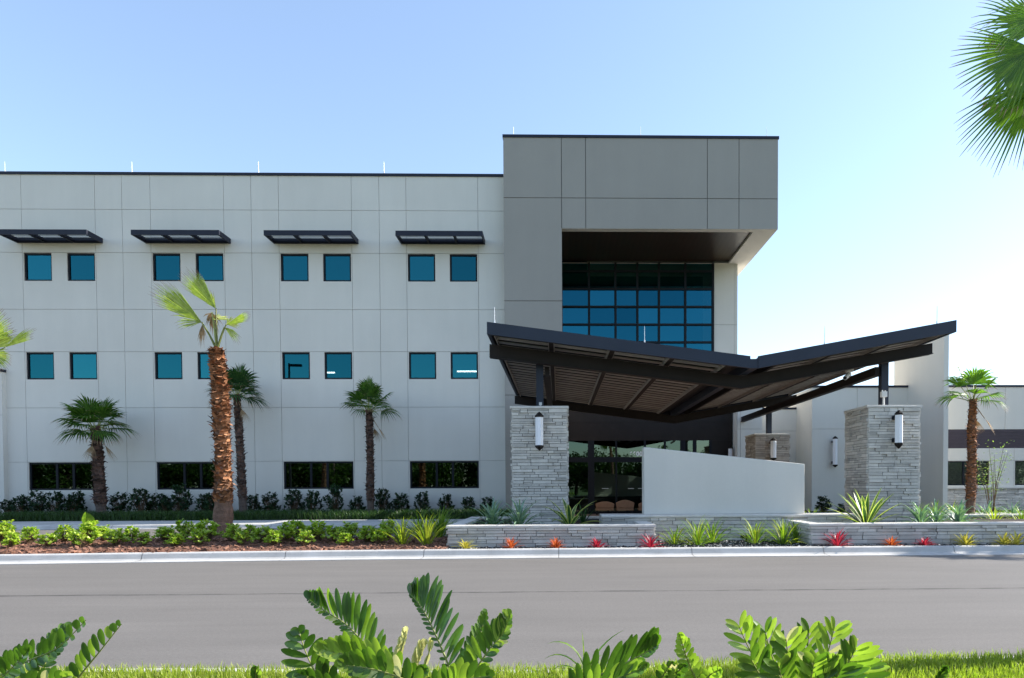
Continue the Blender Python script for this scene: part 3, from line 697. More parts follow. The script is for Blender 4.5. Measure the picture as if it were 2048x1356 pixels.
# roofs of the low wing, and the projecting piece at the far left
mb = MB(); mb.box(vx0, 40, VD + .31, 60, .1, 5.0); mb.build('rear_block', 'stucco', BLD)
lx = U(5, 850, 31.75).x; lz = U(3, 738, 31.75).z
mb = MB(); wall_grid(mb, -46, lx, .1, lz - .12, 31.75, [], [U(3, 830, 31.75).z], []); mb.quad((lx, 31.75, .1), (lx, WD, .1), (lx, WD, lz - .12), (lx, 31.75, lz - .12)); mb.build('wall', ['stucco', 'groove'], BLD)
part_box('coping', 'navy', -46, lx + .03, 31.7, WD - .002, lz - .12, lz)

# lightning rods
def rod(px, ptop, pbot, d, parent, r=.010, mat='rodm'):
    a, b = U(px, pbot, d), U(px, ptop, d)
    mb = MB(); mb.tube([(a.x, d, a.z - .05), (a.x, d, a.z + (b.z - a.z) * .7), (a.x, d, b.z)], [r, r * .9, r * .45], 6); mb.tube([(a.x, d, a.z - .04), (a.x, d, a.z + .05)], [r * 2.4, r * 2.0], 8)
    mb.build('lightning_rod', mat, parent)
for px in (10, 264, 517, 768): rod(px, 323, 344, WD + .15, BLD)
for px in (1027, 1281): rod(px, 253, 271, TD + .15, BLD)
rod(1533, 253, 271, TD + .15, BLD, .008)

# ================================================================== CANOPY
cf, cb = 17.6, 30.4
A = U(973.7, 643.5, cf); V = U(1501, 712, cf); V2 = U(1517, 712, cf); Bp = U(1913.4, 639.7, cf)
CN = empty('entrance_canopy', ((A.x + Bp.x) / 2, 17.8, 3.4), 'dark butterfly roof entrance canopy with brown slats underneath, on steel posts', 'canopy')
FH = A.z - U(972, 668, cf).z
def zl(x): return A.z + (V.z - A.z) * (x - A.x) / (V.x - A.x)
def zr(x): return V2.z + (Bp.z - V2.z) * (x - V2.x) / (Bp.x - V2.x)
def slopebox(mb, xa, xb, y0, y1, zf, t0, t1, mi=0):     # follows the slope in x; t0..t1 below the top surface
    n = len(mb.v)
    for y in (y0, y1):
        for (x, t) in ((xa, t1), (xb, t1), (xb, t0), (xa, t0)): mb.v.append((x, y, zf(x) - t))
    for q in ((0, 1, 2, 3), (7, 6, 5, 4), (0, 4, 5, 1), (3, 2, 6, 7), (0, 3, 7, 4), (1, 5, 6, 2)): mb.f.append(tuple(n + i for i in q)); mb.m.append(mi)
def half(x0, x1, zf, joists, side_x, sgn):
    mb = MB(); slopebox(mb, x0, x1, cf, cf + .09, zf, 0, FH); slopebox(mb, x0, x1, cb - .09, cb, zf, 0, FH)
    s0, s1 = (x0, x0 + .09) if sgn < 0 else (x1 - .09, x1)
    slopebox(mb, s0, s1, cf + .09, cb - .09, zf, .002, FH)
    mb.build('fascia', 'fascia', CN)
    mb = MB(); slopebox(mb, x0 + .09 if sgn < 0 else x0, x1 if sgn < 0 else x1 - .09, cf + .09, cb - .09, zf, .03, .07); mb.build('roof_deck', 'frame', CN)
    for j in joists:
        mb = MB(); slopebox(mb, j - .06, j + .06, cf + .09, cb - .09, zf, .071, FH - .01); mb.build('joist', 'bronze', CN)
    edges = [x0 + .09 if sgn < 0 else x0 + .25] + sorted(joists) + [x1 - .25 if sgn < 0 else x1 - .09]
    mb = MB(); y = cf + .2
    while y < cb - .4:
        for xa, xb in zip(edges, edges[1:]):
            if xb - xa < .3: continue
            a, b = xa + .07, xb - .07; z_a, z_b = zf(a) - .20, zf(b) - .20
            mb.obox((a, y, z_a), (b - a, 0, z_b - z_a), (0, .30, 0), (0, 0, .016))
            # light edge angle that carries the slats
        y += .55
    mb.build('slat', 'slat', CN)
    mb = MB()
    for xa, xb in zip(edges, edges[1:]):
        if xb - xa < .3: continue
        for (u0, u1) in ((xa + .06, xa + .085), (xb - .085, xb - .06)): slopebox(mb, u0, u1, cf + .12, cb - .12, zf, .15, FH - .03)
    mb.build('slat_rail', 'slat', CN)
jl = [U(p, q, cf).x for p, q in ((1102, 680), (1226, 700), (1347, 720), (1461, 735))]
mid = (V.x + V2.x) / 2
half(A.x, V.x, zl, jl, A.x, -1)
half(V2.x, Bp.x, zr, [2 * mid - j for j in jl], Bp.x, 1)
mb = MB(); gz = V.z - .05
mb.box(V.x, V2.x, cf + .02, cb - .02, V.z - FH, gz - .02); mb.build('valley_gutter', 'fascia', CN)
# main beams (front and back) under the joists
def beam(px_l, pyt, pyb, px_r, pytr, pybr, vx, vyt, vyb, d, w=.16):
    mb = MB()
    lt, lb, rt, rb, vt, vb = U(px_l, pyt, d), U(px_l, pyb, d), U(px_r, pytr, d), U(px_r, pybr, d), U(vx, vyt, d), U(vx, vyb, d)
    for (p, q, r_, s_) in ((lt, lb, vt, vb), (vt, vb, rt, rb)):
        n = len(mb.v)
        for y in (d, d + w):
            for k in (q, s_, r_, p): mb.v.append((k.x, y, k.z))
        for f_ in ((0, 1, 2, 3), (7, 6, 5, 4), (0, 4, 5, 1), (3, 2, 6, 7), (0, 3, 7, 4), (1, 5, 6, 2)): mb.f.append(tuple(n + i for i in f_)); mb.m.append(0)
        # flanges of the rolled section
        for (e, f_, sg) in ((q, s_, 1),):
            mb.obox((e.x, d - .05, e.z), (f_.x - e.x, 0, f_.z - e.z), (0, w + .10, 0), (0, 0, -.018))
    mb.build('beam', 'bronze', CN)
beam(979, 688, 713, 1865, 686, 706.5, 1483, 752, 776, 18.65)
d2 = 29.35
def back(px, py):        # same height as the front beam, at the back line
    p = U(px, py, 18.65); return p
lt, lb, rt, rb, vt, vb = back(979, 688), back(979, 713), back(1865, 686), back(1865, 706.5), back(1483, 752), back(1483, 776)
mb = MB()
for (p, q, r_, s_) in ((lt, lb, vt, vb), (vt, vb, rt, rb)):
    n = len(mb.v)
    for y in (d2, d2 + .16):
        for k in (q, s_, r_, p): mb.v.append((k.x, y, k.z))
    for f_ in ((0, 1, 2, 3), (7, 6, 5, 4), (0, 4, 5, 1), (3, 2, 6, 7), (0, 3, 7, 4), (1, 5, 6, 2)): mb.f.append(tuple(n + i for i in f_)); mb.m.append(0)
mb.build('beam', 'bronze', CN)
# posts and side beams
def bz(x): return (lb.z + (vb.z - lb.z) * (x - lb.x) / (vb.x - lb.x)) if x < vb.x else (vb.z + (rb.z - vb.z) * (x - vb.x) / (rb.x - vb.x))
CXL, CXR = (LX0 + LX1) / 2, U(1767, 760, 19.15).x
SBZ = U(1752, 742, 19.1).z
for x in (CXL, CXR):
    for y in (19.05, 29.55):
        mb = MB(); mb.box(x - .1, x + .1, y, y + .2, (LZ if y < 25 else BZ) - .02, bz(x) + .03); mb.box(x - .16, x + .16, y - .06, y + .26, (LZ if y < 25 else BZ), (LZ if y < 25 else BZ) + .025); mb.build('post', 'fascia', CN)
    mb = MB(); xs_ = x - .2 if x > 4 else x + .2
    mb.box(xs_ - .06, xs_ + .06, 19.1, ED - .005, SBZ - .115, SBZ + .115); mb.box(xs_ - .1, xs_ + .1, 19.1, ED - .006, SBZ - .135, SBZ - .117)
    mb.build('side_beam', 'bronze', CN)
for (px, a_, b_, d) in ((989, 614, 645, cf + .05), (1289, 652, 684, cf + .05), (1649, 653, 688, cf + .05), (1874, 612, 646, cf + .05)): rod(px, a_, b_, d, CN, .008)
# round downlights near the valley and the camera under the right slope
t = empty('security_camera', (0, 0, 0), 'white bullet security camera hanging under the right slope of the canopy', 'camera')
p = U(1700, 742, 19.4); t.location = (p.x, 19.4, p.z)
mb = MB(); mb.box(p.x - .09, p.x + .09, 19.35, 19.52, p.z - .02, p.z + .12); mb.tube([(p.x, 19.42, p.z), (p.x - .05, 19.4, p.z - .12)], [.03, .03], 8); mb.build('bracket', 'camwhite', t)
mb = MB(); q = U(1687, 757, 19.25); mb.tube([(p.x - .02, 19.4, p.z - .1), (q.x, 19.15, q.z)], [.062, .062], 12); mb.build('housing', 'camwhite', t)
mb = MB(); mb.tube([(q.x, 19.15, q.z), (q.x - .012, 19.13, q.z - .008)], [.045, .045], 12); mb.build('lens', 'frame', t)
p = U(1767.5, 789, 18.85); t = empty('junction_box', (p.x, 18.85, RZ), 'small pale junction box on a conduit in front of the right canopy post', 'junction box')
mb = MB(); mb.box(p.x - .075, p.x + .075, 18.79, 18.91, p.z - .07, p.z + .08); mb.tube([(p.x - .04, 18.85, p.z + .08), (p.x - .04, 18.85, p.z + .12)], [.02, .02], 8); mb.tube([(p.x + .04, 18.85, p.z + .08), (p.x + .04, 18.85, p.z + .11)], [.02, .02], 8); mb.build('box', 'camwhite', t)
mb = MB(); mb.tube([(p.x, 18.85, RZ), (p.x, 18.85, p.z - .07)], [.03, .03], 8); mb.build('conduit', 'camwhite', t)
p = U(1081, 808, 18.85); t = empty('floodlight', (p.x, 18.85, LZ), 'tiny pale floodlight at the foot of the left canopy post', 'floodlight')
mb = MB(); mb.tube([(p.x, 18.85, LZ), (p.x, 18.85, LZ + .05)], [.02, .02], 8); mb.obox((p.x - .04, 18.8, LZ + .05), (.08, 0, 0), (0, .07, .02), (0, -.02, .07)); mb.build('housing', 'camwhite', t)

# ================================================================== WALL LAMPS
def lamp(px, pt, plt, plb, pb, d, wall_y, wpx, label):
    # upright square lens turned edge on, with pointed dark ends and two brackets
    c = U(px, plt, d); zt, z1, z0, zb = U(px, pt, d).z, c.z, U(px, plb, d).z, U(px, pb, d).z
    r = U(px + wpx / 2, plt, d).x - c.x; x = c.x
    t = empty('wall_lamp', (x, wall_y, (z0 + z1) / 2), label, 'wall lamp', 'tall faceted wall lamps around the entrance')
    def ring(rr_, z): return [(x - rr_, d, z), (x - rr_ * .35, d - rr_, z), (x + rr_ * .35, d - rr_, z), (x + rr_, d, z), (x + rr_ * .7, d + rr_ * .7, z), (x - rr_ * .7, d + rr_ * .7, z)]
    mb = MB()
    def loft(A_, B_, mi):
        k = len(A_)
        for i in range(k): j = (i + 1) % k; mb.quad(A_[i], A_[j], B_[j], B_[i], mi)
    loft(ring(r * .97, z0), ring(r * .97, z1), 0); mb.build('lens', 'lens', t)
    mb = MB(); loft(ring(r * 1.08, z1 - .005), ring(r * 1.08, z1 + .04), 0); loft(ring(r * 1.08, z1 + .04), ring(r * .12, zt), 0)
    loft(ring(r * 1.08, z0 - .04), ring(r * 1.08, z0 + .005), 0); loft(ring(r * .12, zb), ring(r * 1.08, z0 - .04), 0)
    mb.prism(ring(r * 1.08, z1 - .005), (0, 0, .001)); mb.prism(ring(r * 1.08, z0 + .004), (0, 0, .001))
    mb.box(x - r * .5, x + r * .5, d + r * .55, d + r * .9, z0, z1); mb.build('housing', 'bronze', t)
    for q in (z0 + (z1 - z0) * .05, z0 + (z1 - z0) * .85):
        mb = MB(); mb.box(x - r * .55, x + r * .55, d + r * .9, wall_y, q, q + .11); mb.build('bracket', 'frame', t)
lamp(1078.5, 823.5, 834, 891, 901, 18.33, 18.53, 16, 'faceted wall lamp with white lens on the front of the left stone pillar')
lamp(1798, 820, 829.5, 886, 897.5, 18.25, 18.53, 16, 'faceted wall lamp with white lens on the front of the right stone pillar')
lamp(1547, 875, 881.5, 916, 921.5, 28.7, 29.0, 12, 'faceted wall lamp on the tan pillar behind the low end of the sign wall')
lamp(1670.5, 872, 877.5, 929.5, 934.5, 32.7, 33.0, 10, 'faceted wall lamp on the blank wall left of the right stone pillar')
lamp(1461, 893, 897, 932, 938, 33.7, 34.0, 9, 'faceted wall lamp at the right corner of the dark entrance, above the sign wall')

# ================================================================== ENTRANCE SEATS
for i, (p0, p1, pt, pb) in enumerate(((1191, 1229, 1003, 1016), (1232, 1269, 1000, 1016), (1277, 1315, 1003, 1016))):
    d = 32.4; a, b = U(p0, pb, d), U(p1, pb, d); zt = U(p0, pt, d).z; zb = a.z; w = b.x - a.x
    t = empty('lounge_chair', ((a.x + b.x) / 2, d + .3, .156), ['tan lounge chair with rounded back, leftmost before the entrance doors', 'tan lounge chair with high rounded back, middle one before the entrance doors', 'tan lounge chair partly hidden behind the left end of the sign wall'][i], 'chair', 'tan lounge chairs before the entrance doors')
    mb = MB(); top = [(a.x + w * u, d, zb + (zt - zb) * (.45 + .55 * math.sin(math.pi * (.12 + .76 * u)))) for u in [k / 14 for k in range(15)]]
    mb.prism([(a.x + .03, d, zb), (b.x - .03, d, zb)] + top[::-1], (0, .14, 0)); o = mb.build('backrest', 'tan', t); bb = o.modifiers.new('b', 'BEVEL'); bb.width = .03; bb.segments = 2
    mb = MB(); mb.box(a.x + .04, b.x - .04, d + .02, d + .65, zb - .12, zb - .01); mb.build('seat', 'tan', t)
    for sx in (a.x + .06, b.x - .10):
        for sy in (d + .04, d + .56): mb = MB(); mb.box(sx, sx + .04, sy, sy + .04, .156, zb - .12); mb.build('leg', 'frame', t)

# ================================================================== PALMS
def fan_leaf(mb, base, D, S_, pet, rad, nseg=26, open_=100, droop=.35, rr=rnd, mi=0, tip=1, pm=2, cup=.18, united=.5, pdroop=.0, ratio=.82, pw=.018, ragged=.12):
    D = Vector(D).normalized(); S_ = Vector(S_); S_ = (S_ - D * S_.dot(D)).normalized(); Nn = D.cross(S_)
    if Nn.z < 0: Nn = -Nn
    base = Vector(base); pts = []
    for k in range(5):
        u = k / 4; pts.append(base + D * pet * u + Vector((0, 0, -pdroop * pet * u * u)))
    mb.tube(pts, [pw * 1.5, pw * 1.1, pw * .9, pw * .8, pw * .7], 5, pm, False)
    hub = pts[-1]; D2 = (pts[-1] - pts[-2]).normalized()
    A_ = R(open_); 
    for i in range(nseg):
        f = (i + .5) / nseg * 2 - 1; a = f * A_
        dirv = D2 * math.cos(a) + S_ * math.sin(a)
        Ls = rad * (1 - (1 - ratio) * abs(f) ** 1.5) * rr.uniform(1 - ragged, 1)
        side = (-D2 * math.sin(a) + S_ * math.cos(a)); wd = 2 * A_ / nseg * .96
        jit = rr.uniform(-.03, .03)
        fr_ = (0.02, .25, united, .72, .88, 1.0); ws = (.02, .25, united, united * .62, united * .28, .004)
        prev = None
        dk = droop * rr.uniform(.7, 1.35)
        for q, w_ in zip(fr_, ws):
            c = hub + (dirv + side * jit * max(0, q - united)) * Ls * q + Nn * (cup * Ls * q * abs(math.sin(a)) * .7)
            if q > .3: c = c + Vector((0, 0, -dk * Ls * (q - .3) ** 2 * 1.4))
            ww = w_ * Ls * wd * .5 + .001
            l, m_, r_ = c - side * ww, c + Nn * ww * .45, c + side * ww
            if prev:
                mm = tip if q >= .99 else mi
                mb.quad(prev[0], prev[1], m_, l, mm); mb.quad(prev[1], prev[2], r_, m_, mm)
            prev = (l, m_, r_)
def palm_trunk(pts, rads, name_parent, boots, bsize, mats, rr, smooth_base=.12, ringy=True):
    # bark core with rows of cut leaf bases, fewer towards the foot
    mb = MB(); P = [Vector(p) for p in pts]; n = 60
    def at(u):
        x = u * (len(P) - 1); i = min(int(x), len(P) - 2); f = x - i
        return P[i].lerp(P[i + 1], f), rads[i] + (rads[i + 1] - rads[i]) * f
    pp = []; rs = []
    for k in range(n + 1):
        c, r_ = at(k / n); pp.append(c); rs.append(r_ * (.86 + (rr.uniform(-.05, .05))))
    mb.tube(pp, rs, 16, 0)
    for b in range(boots):
        u = smooth_base + (1 - smooth_base) * (b / boots); c, r_ = at(u); a = b * 2.4 + rr.uniform(-.25, .25)
        o = Vector((math.cos(a), math.sin(a), 0)); s_ = Vector((-math.sin(a), math.cos(a), 0))
        l = bsize * rr.uniform(.7, 1.3); w = bsize * rr.uniform(.45, .7); out = rr.uniform(.22, .75)
        p0 = c + o * r_ * .80; p1 = p0 + o * l * out * .55 + Vector((0, 0, l * .5)); p2 = p1 + o * l * out * .8 + Vector((0, 0, l * rr.uniform(-.35, .45))) + s_ * rr.uniform(-.3, .3) * w
        th = o * -.012
        mb.quad(p0 - s_ * w, p0 + s_ * w, p1 + s_ * w * .7, p1 - s_ * w * .7, 1); mb.quad(p1 - s_ * w * .7, p1 + s_ * w * .7, p2 + s_ * w * .28, p2 - s_ * w * .28, 1)
        mb.quad(p0 - s_ * w, p1 - s_ * w * .7, p1 - s_ * w * .3 + th * 3, p0 - s_ * w * .5 + th * 3, 1)
        mb.quad(p1 - s_ * w * .7, p2 - s_ * w * .28, p2 + s_ * w * .28 + th, p1 + s_ * w * .7 + th, 1)
    return mb
def auto_crown(mb, c, nleaf, pet, rad, rr, dark=False, elev=(85, -25), nseg=20, dead=2, squash=1.0):
    for i in range(nleaf):
        u = (i + .5) / nleaf; az = i * 2.39996 + rr.uniform(-.3, .3)
        el = R(elev[0] + (elev[1] - elev[0]) * u ** 1.0 + rr.uniform(-7, 7))
        D = Vector((math.cos(az) * math.cos(el), math.sin(az) * math.cos(el), math.sin(el)))
        side = Vector((-math.sin(az), math.cos(az), rr.uniform(-.25, .25)))
        fan_leaf(mb, c, D, side, pet * (1 - .35 * u) * rr.uniform(.75, 1.1), rad * rr.uniform(.85, 1.15), nseg + 4, rr.uniform(62, 95), .35 + .35 * u, rr, 0, 1, 2, united=.62, pdroop=.15 * u, pw=.016)
    for i in range(dead):
        az = rr.uniform(0, 6.28); D = Vector((math.cos(az) * .5, math.sin(az) * .5, -.8))
        fan_leaf(mb, c, D, (-math.sin(az), math.cos(az), 0), pet * .8, rad * .7, 12, 30, .2, rr, 1, 1, 1, united=.4)

def small_palm(pbase, ptop, r0, d, label, seed, nleaf, pet, rad, mats, boots=170, z0=.15, elev=(85, -20), bsize=.13, bark=('bark_dark', 'boot_dark')):
    rr = random.Random(seed); b = U(*pbase, d); tp = U(*ptop, d); b.z = z0
    t = empty('palm_tree', b, label, 'palm tree', 'fan palms planted around the building')
    pts = [b + (tp - b) * k / 4 + Vector((rr.uniform(-.03, .03) if 0 < k < 4 else 0, 0, 0)) for k in range(5)]
    mb = palm_trunk(pts, [r0 * 1.15, r0 * 1.15, r0, r0 * .95, r0 * .72], t, boots, bsize, None, rr, .16); mb.build('trunk', bark, t)
    mb = MB(); auto_crown(mb, tp - Vector((0, 0, .08)), nleaf, pet, rad, rr, elev=elev); mb.build('crown', mats, t)
    return t
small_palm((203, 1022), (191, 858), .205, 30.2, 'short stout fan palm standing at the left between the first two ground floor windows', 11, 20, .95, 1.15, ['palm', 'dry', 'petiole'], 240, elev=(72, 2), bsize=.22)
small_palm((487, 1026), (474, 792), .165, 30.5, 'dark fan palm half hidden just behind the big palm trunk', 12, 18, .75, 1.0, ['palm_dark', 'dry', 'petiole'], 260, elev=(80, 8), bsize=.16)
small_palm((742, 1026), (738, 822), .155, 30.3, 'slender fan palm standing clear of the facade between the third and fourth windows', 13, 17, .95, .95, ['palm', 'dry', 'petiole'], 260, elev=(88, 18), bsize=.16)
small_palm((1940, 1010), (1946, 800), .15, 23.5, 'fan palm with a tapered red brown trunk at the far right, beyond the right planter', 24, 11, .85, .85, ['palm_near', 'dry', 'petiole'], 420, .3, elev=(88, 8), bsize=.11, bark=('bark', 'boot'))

# the big wind blown palm in the mulch bed
d = 18.5; rr = random.Random(5)
b = G(444, 1070, .22); b = Vector((U(444, 1070, d).x, d, .18)); tp = U(433, 702, d)
t = empty('palm_tree', b, 'tall big palm with rough red brown trunk and wind blown leaves in the mulch bed', 'palm tree', 'fan palms planted around the building')
pp = [b, U(447, 1020, d), U(446, 930, d), U(443, 840, d), U(440, 790, d), U(436, 740, d), tp]
mb = palm_trunk(pp, [.325, .27, .19, .215, .20, .17, .12], t, 820, .155, None, rr, .19)
mb.build('trunk', ['bark', 'boot'], t)
mb = MB(); Y1 = (0, 1, 0)
def L3(p0, p1, dd=0): a, b_ = U(*p0, d), U(*p1, d); v = b_ - a; v.y += dd; return v
def pleaf(hub, tipp, nseg, op, droop, dd=0, stalk=None, side=(0, 0, 0), mi=0, mi_side=None, ratio=.8, ragged=.15, cup=.2, base=(434, 700)):
    h = U(*hub, d); v = L3(hub, tipp, dd); bs = U(*base, d)
    mb.tube([bs, bs.lerp(h, .5) + Vector((0, 0, .04)), h], [.035, .024, .016], 6, 2, False)
    sd = Vector(mi_side) if mi_side else Vector((v.z, 0, -v.x))
    fan_leaf(mb, h, v, sd, .01, v.length, nseg, op, droop, rr, mi, 1, 2, cup=cup, united=.72, ratio=ratio, ragged=ragged)
pleaf((432, 618), (369, 538), 26, 19, .03, -.2)                       # upright leaf
pleaf((432, 618), (392, 560), 14, 24, .15, .2, ratio=.6, ragged=.4)
pleaf((404, 645), (304, 566), 26, 18, .05, -.2)                       # long left leaf
pleaf((404, 645), (330, 622), 18, 32, .35, .15, ratio=.6, ragged=.45)
pleaf((405, 648), (398, 690), 14, 24, .3, .1, mi=1, ratio=.6, ragged=.4)
pleaf((452, 650), (510, 631), 14, 13, .0, -.2, ragged=.05)             # right folded leaf
pleaf((452, 650), (475, 632), 18, 50, .35, .2, ratio=.7, ragged=.3, cup=.4)
pleaf((448, 655), (480, 672), 14, 26, .5, .1, ratio=.6)
pleaf((424, 625), (412, 655), 16, 60, .4, .4, mi=1, ratio=.6, ragged=.5)
pleaf((427, 640), (438, 612), 16, 40, .3, .6, ratio=.6, ragged=.3)
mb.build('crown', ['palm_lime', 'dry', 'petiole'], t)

# palm cut by the left edge
rr = random.Random(9); d = 18.3
b = Vector((U(-75, 1075, d).x, d, .18)); tp = U(-62, 735, d)
t = empty('palm_tree', b, 'palm outside the left edge whose yellow green leaf tips reach into the photo', 'palm tree', 'fan palms planted around the building')
mb = palm_trunk([b, b.lerp(tp, .5), tp], [.3, .25, .16], t, 300, .13, None, rr); mb.build('trunk', ['bark', 'boot'], t)
mb = MB()
pleaf((-45, 690), (25, 612), 24, 34, .1, -.2, base=(-62, 735)); pleaf((-25, 700), (30, 650), 20, 30, .1, .1, base=(-62, 735))
pleaf((10, 695), (78, 655), 14, 14, .05, 0, base=(-62, 735), ragged=.2); pleaf((-20, 705), (30, 722), 18, 40, .25, 0, base=(-62, 735))
pleaf((-80, 680), (-120, 590), 22, 40, .1, -.2, base=(-62, 735)); pleaf((-90, 700), (-170, 680), 22, 40, .3, .2, base=(-62, 735))
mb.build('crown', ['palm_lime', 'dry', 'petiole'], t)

# tall palm whose leaves hang in at the top right
rr = random.Random(19); d = 6.2
tp = U(2150, 150, d); b = Vector((tp.x + .3, d - .2, .02))
t = empty('palm_tree', b, 'near palm beyond the right edge, its drooping fan leaves filling the top right corner', 'palm tree', 'fan palms planted around the building')
mb = palm_trunk([b, b.lerp(tp, .5) + Vector((.05, 0, 0)), tp], [.2, .16, .12], t, 200, .10, None, rr); mb.build('trunk', ['bark', 'boot'], t)
mb = MB()
def rleaf(hub, tipp, nseg, op, droop, dy=0, united=.45, ratio=.85, base=(2150, 150)):
    h = U(*hub, d + dy * .35); v = U(*tipp, d + dy * .35) - h; bs = U(*base, d)
    mb.tube([bs, bs.lerp(h, .5) + Vector((0, 0, .03)), h], [.018, .013, .009], 6, 2, False)
    fan_leaf(mb, h, v, Vector((v.z, .12 * v.length, -v.x)), .01, v.length, nseg, op, droop, rr, 0, 1, 2, cup=.1, united=united, ratio=ratio, ragged=.1)
rleaf((2066, 95), (1912, 175), 25, 52, .10, -.3, .55)
rleaf((2085, 150), (1940, 318), 22, 30, .12, .5, .62)
rleaf((2078, 60), (1945, -5), 22, 55, .30, .9, .45)
rleaf((2080, 40), (1965, 20), 18, 40, .45, -1.2, .4)
rleaf((2095, 110), (1990, 250), 14, 40, .2, 1.3, .5)
rleaf((2200, 60), (2300, -60), 24, 70, .4, 0); rleaf((2230, 150), (2360, 160), 24, 70, .4, 0); rleaf((2170, 30), (2160, -120), 24, 70, .3, .2); rleaf((2210, 230), (2280, 330), 22, 60, .5, 0)
auto_crown(mb, tp, 12, .28, .42, rr, elev=(85, -20), nseg=12)
mb.build('crown', ['palm_near', 'dry', 'petiole'], t)

# palm outside the right edge: its crown throws the leaf shadow on the kerb
rr = random.Random(29)
b = Vector((19.6, 17.0, .15)); tp = Vector((19.7, 17.0, 6.0))
t = empty('palm_tree', b, 'palm outside the right edge whose leaf shadow falls across the kerb', 'palm tree', 'fan palms planted around the building')
mb = palm_trunk([b, b.lerp(tp, .5), tp], [.3, .24, .16], t, 260, .13, None, rr); mb.build('trunk', ['bark', 'boot'], t)
mb = MB(); auto_crown(mb, tp, 11, .7, 1.0, rr, elev=(80, -10)); mb.build('crown', ['palm', 'dry', 'petiole'], t)

# ================================================================== SHRUBS
def leaf(mb, p, D, Nn, l, w, mi=0, fold=.25, curl=.15):
    D = D.normalized(); S_ = D.cross(Nn)
    if S_.length < 1e-4: S_ = D.cross(Vector((.3, .8, .5)))
    S_.normalize(); Nn = S_.cross(D)
    n = len(mb.v)
    for (q, ww) in ((0, .12), (.35, .8), (.68, 1.0), (.9, .6)):
        c = p + D * l * q - Nn * curl * l * q * q; e = w * ww * .5
        mb.v += [tuple(c - S_ * e + Nn * fold * e), tuple(c), tuple(c + S_ * e + Nn * fold * e)]
    tpv = p + D * l - Nn * curl * l; mb.v.append(tuple(tpv))
    for k in range(3):
        a = n + 3 * k; mb.f += [(a, a + 1, a + 4, a + 3), (a + 1, a + 2, a + 5, a + 4)]; mb.m += [mi, mi]
    a = n + 9; mb.f += [(a, a + 1, a + 3), (a + 1, a + 2, a + 3)]; mb.m += [mi, mi]

def shrub_proto(seed, n_tips, rad, h, ll, lw, mat, per=7):
    rr = random.Random(seed); mb = MB(); st = MB()
    for i in range(n_tips):
        a = rr.uniform(0, 6.28); e = rr.uniform(.1, 1.0) ** .7; r_ = rad * math.sqrt(1 - e * e * .8) * rr.uniform(.4, 1.0)
        tpv = Vector((math.cos(a) * r_, math.sin(a) * r_, h * (.12 + .88 * e * rr.uniform(.75, 1.05))))
        mid_ = Vector((tpv.x * .45, tpv.y * .45, tpv.z * .5)); st.tube([(tpv.x * .1, tpv.y * .1, 0), mid_, tpv], [.008, .006, .003], 4, 0, False)
        ax = (tpv - Vector((0, 0, h * .2))).normalized() * .5 + Vector((0, 0, .6)); ax.normalize()
        for j in range(per):
            g_ = j * 2.4 + rr.uniform(-.4, .4); q = Vector((math.cos(g_), math.sin(g_), 0)); D = (q * rr.uniform(.6, 1.1) + ax * rr.uniform(.3, 1.0)).normalized()
            leaf(mb, tpv - ax * rr.uniform(0, .05) * (h * 2), D, ax, ll * rr.uniform(.7, 1.2), lw * rr.uniform(.8, 1.2))
    return mb, st
def make_shrub(seed, n, rad, h, ll, lw, mat, name='shrub'):
    mb, st = shrub_proto(seed, n, rad, h, ll, lw, mat)
    r0 = empty(name, (0, 0, -50)); o = bpy.data.objects.new('foliage', mb.mesh('foliage', mat)); COL.objects.link(o); o.parent = r0
    o = bpy.data.objects.new('stem', st.mesh('stem', 'stem')); COL.objects.link(o); o.parent = r0
    return r0
def drop(root):
    for ch in list(root.children): bpy.data.objects.remove(ch)
    bpy.data.objects.remove(root)
protos = [make_shrub(40 + i, 60, .30, .40, .085, .046, 'shrub') for i in range(4)]
protos_n = [(p, 'palm') for p in protos]
# (px of centre, depth, size) of the bright shrubs in the mulch bed, in view left to right
row = [(8, 17.4, 1.15), (22, 16.2, .8), (60, 17.0, .95), (95, 16.4, .8), (128, 17.3, 1.1), (158, 16.3, .9), (178, 16.7, 1.15), (205, 17.6, 1.0), (232, 16.5, 1.05), (262, 17.4, 1.0), (288, 16.5, .75), (333, 17.3, 1.2), (352, 16.4, .85), (368, 17.5, 1.1),
       (398, 16.5, .95), (415, 17.3, 1.1), (466, 17.2, .95), (486, 16.5, .85), (503, 17.6, 1.0), (527, 17.0, 1.15), (548, 16.4, .8), (572, 17.0, 1.15), (596, 17.5, 1.0), (610, 16.4, .8), (636, 17.2, 1.15), (668, 16.9, 1.1), (690, 16.4, .85), (702, 17.6, 1.1), (735, 16.9, 1.1), (760, 16.6, .95), (775, 17.5, 1.0)]
words_ = ['first', 'second', 'third', 'fourth', 'fifth', 'sixth', 'seventh', 'eighth', 'ninth', 'tenth', 'eleventh', 'twelfth', 'thirteenth', 'fourteenth', 'fifteenth', 'sixteenth', 'seventeenth', 'eighteenth', 'nineteenth', 'twentieth', 'twenty-first', 'twenty-second', 'twenty-third', 'twenty-fourth']
left_n = sum(1 for r_ in row if r_[0] < 444)
for i, (px, d, sc) in enumerate(row):
    d -= .3; x = U(px, 1080, d).x; s_ = sc * rnd.uniform(.78, 1.0)
    if px < 444: lab = 'bright green shrub in the mulch bed, %s left of the big palm' % words_[left_n - 1 - i]
    else: lab = 'bright green shrub in the mulch bed, %s right of the big palm' % words_[i - left_n]
    c = copy_tree(protos[i % 4], (x, d, hump(x, d) - .02), rnd.uniform(0, 6.28), (s_, s_, s_ * rnd.uniform(1.0, 1.35)))
    tag(c, lab, 'shrub', 'bright green shrubs in the mulch bed')
for p in protos: drop(p)
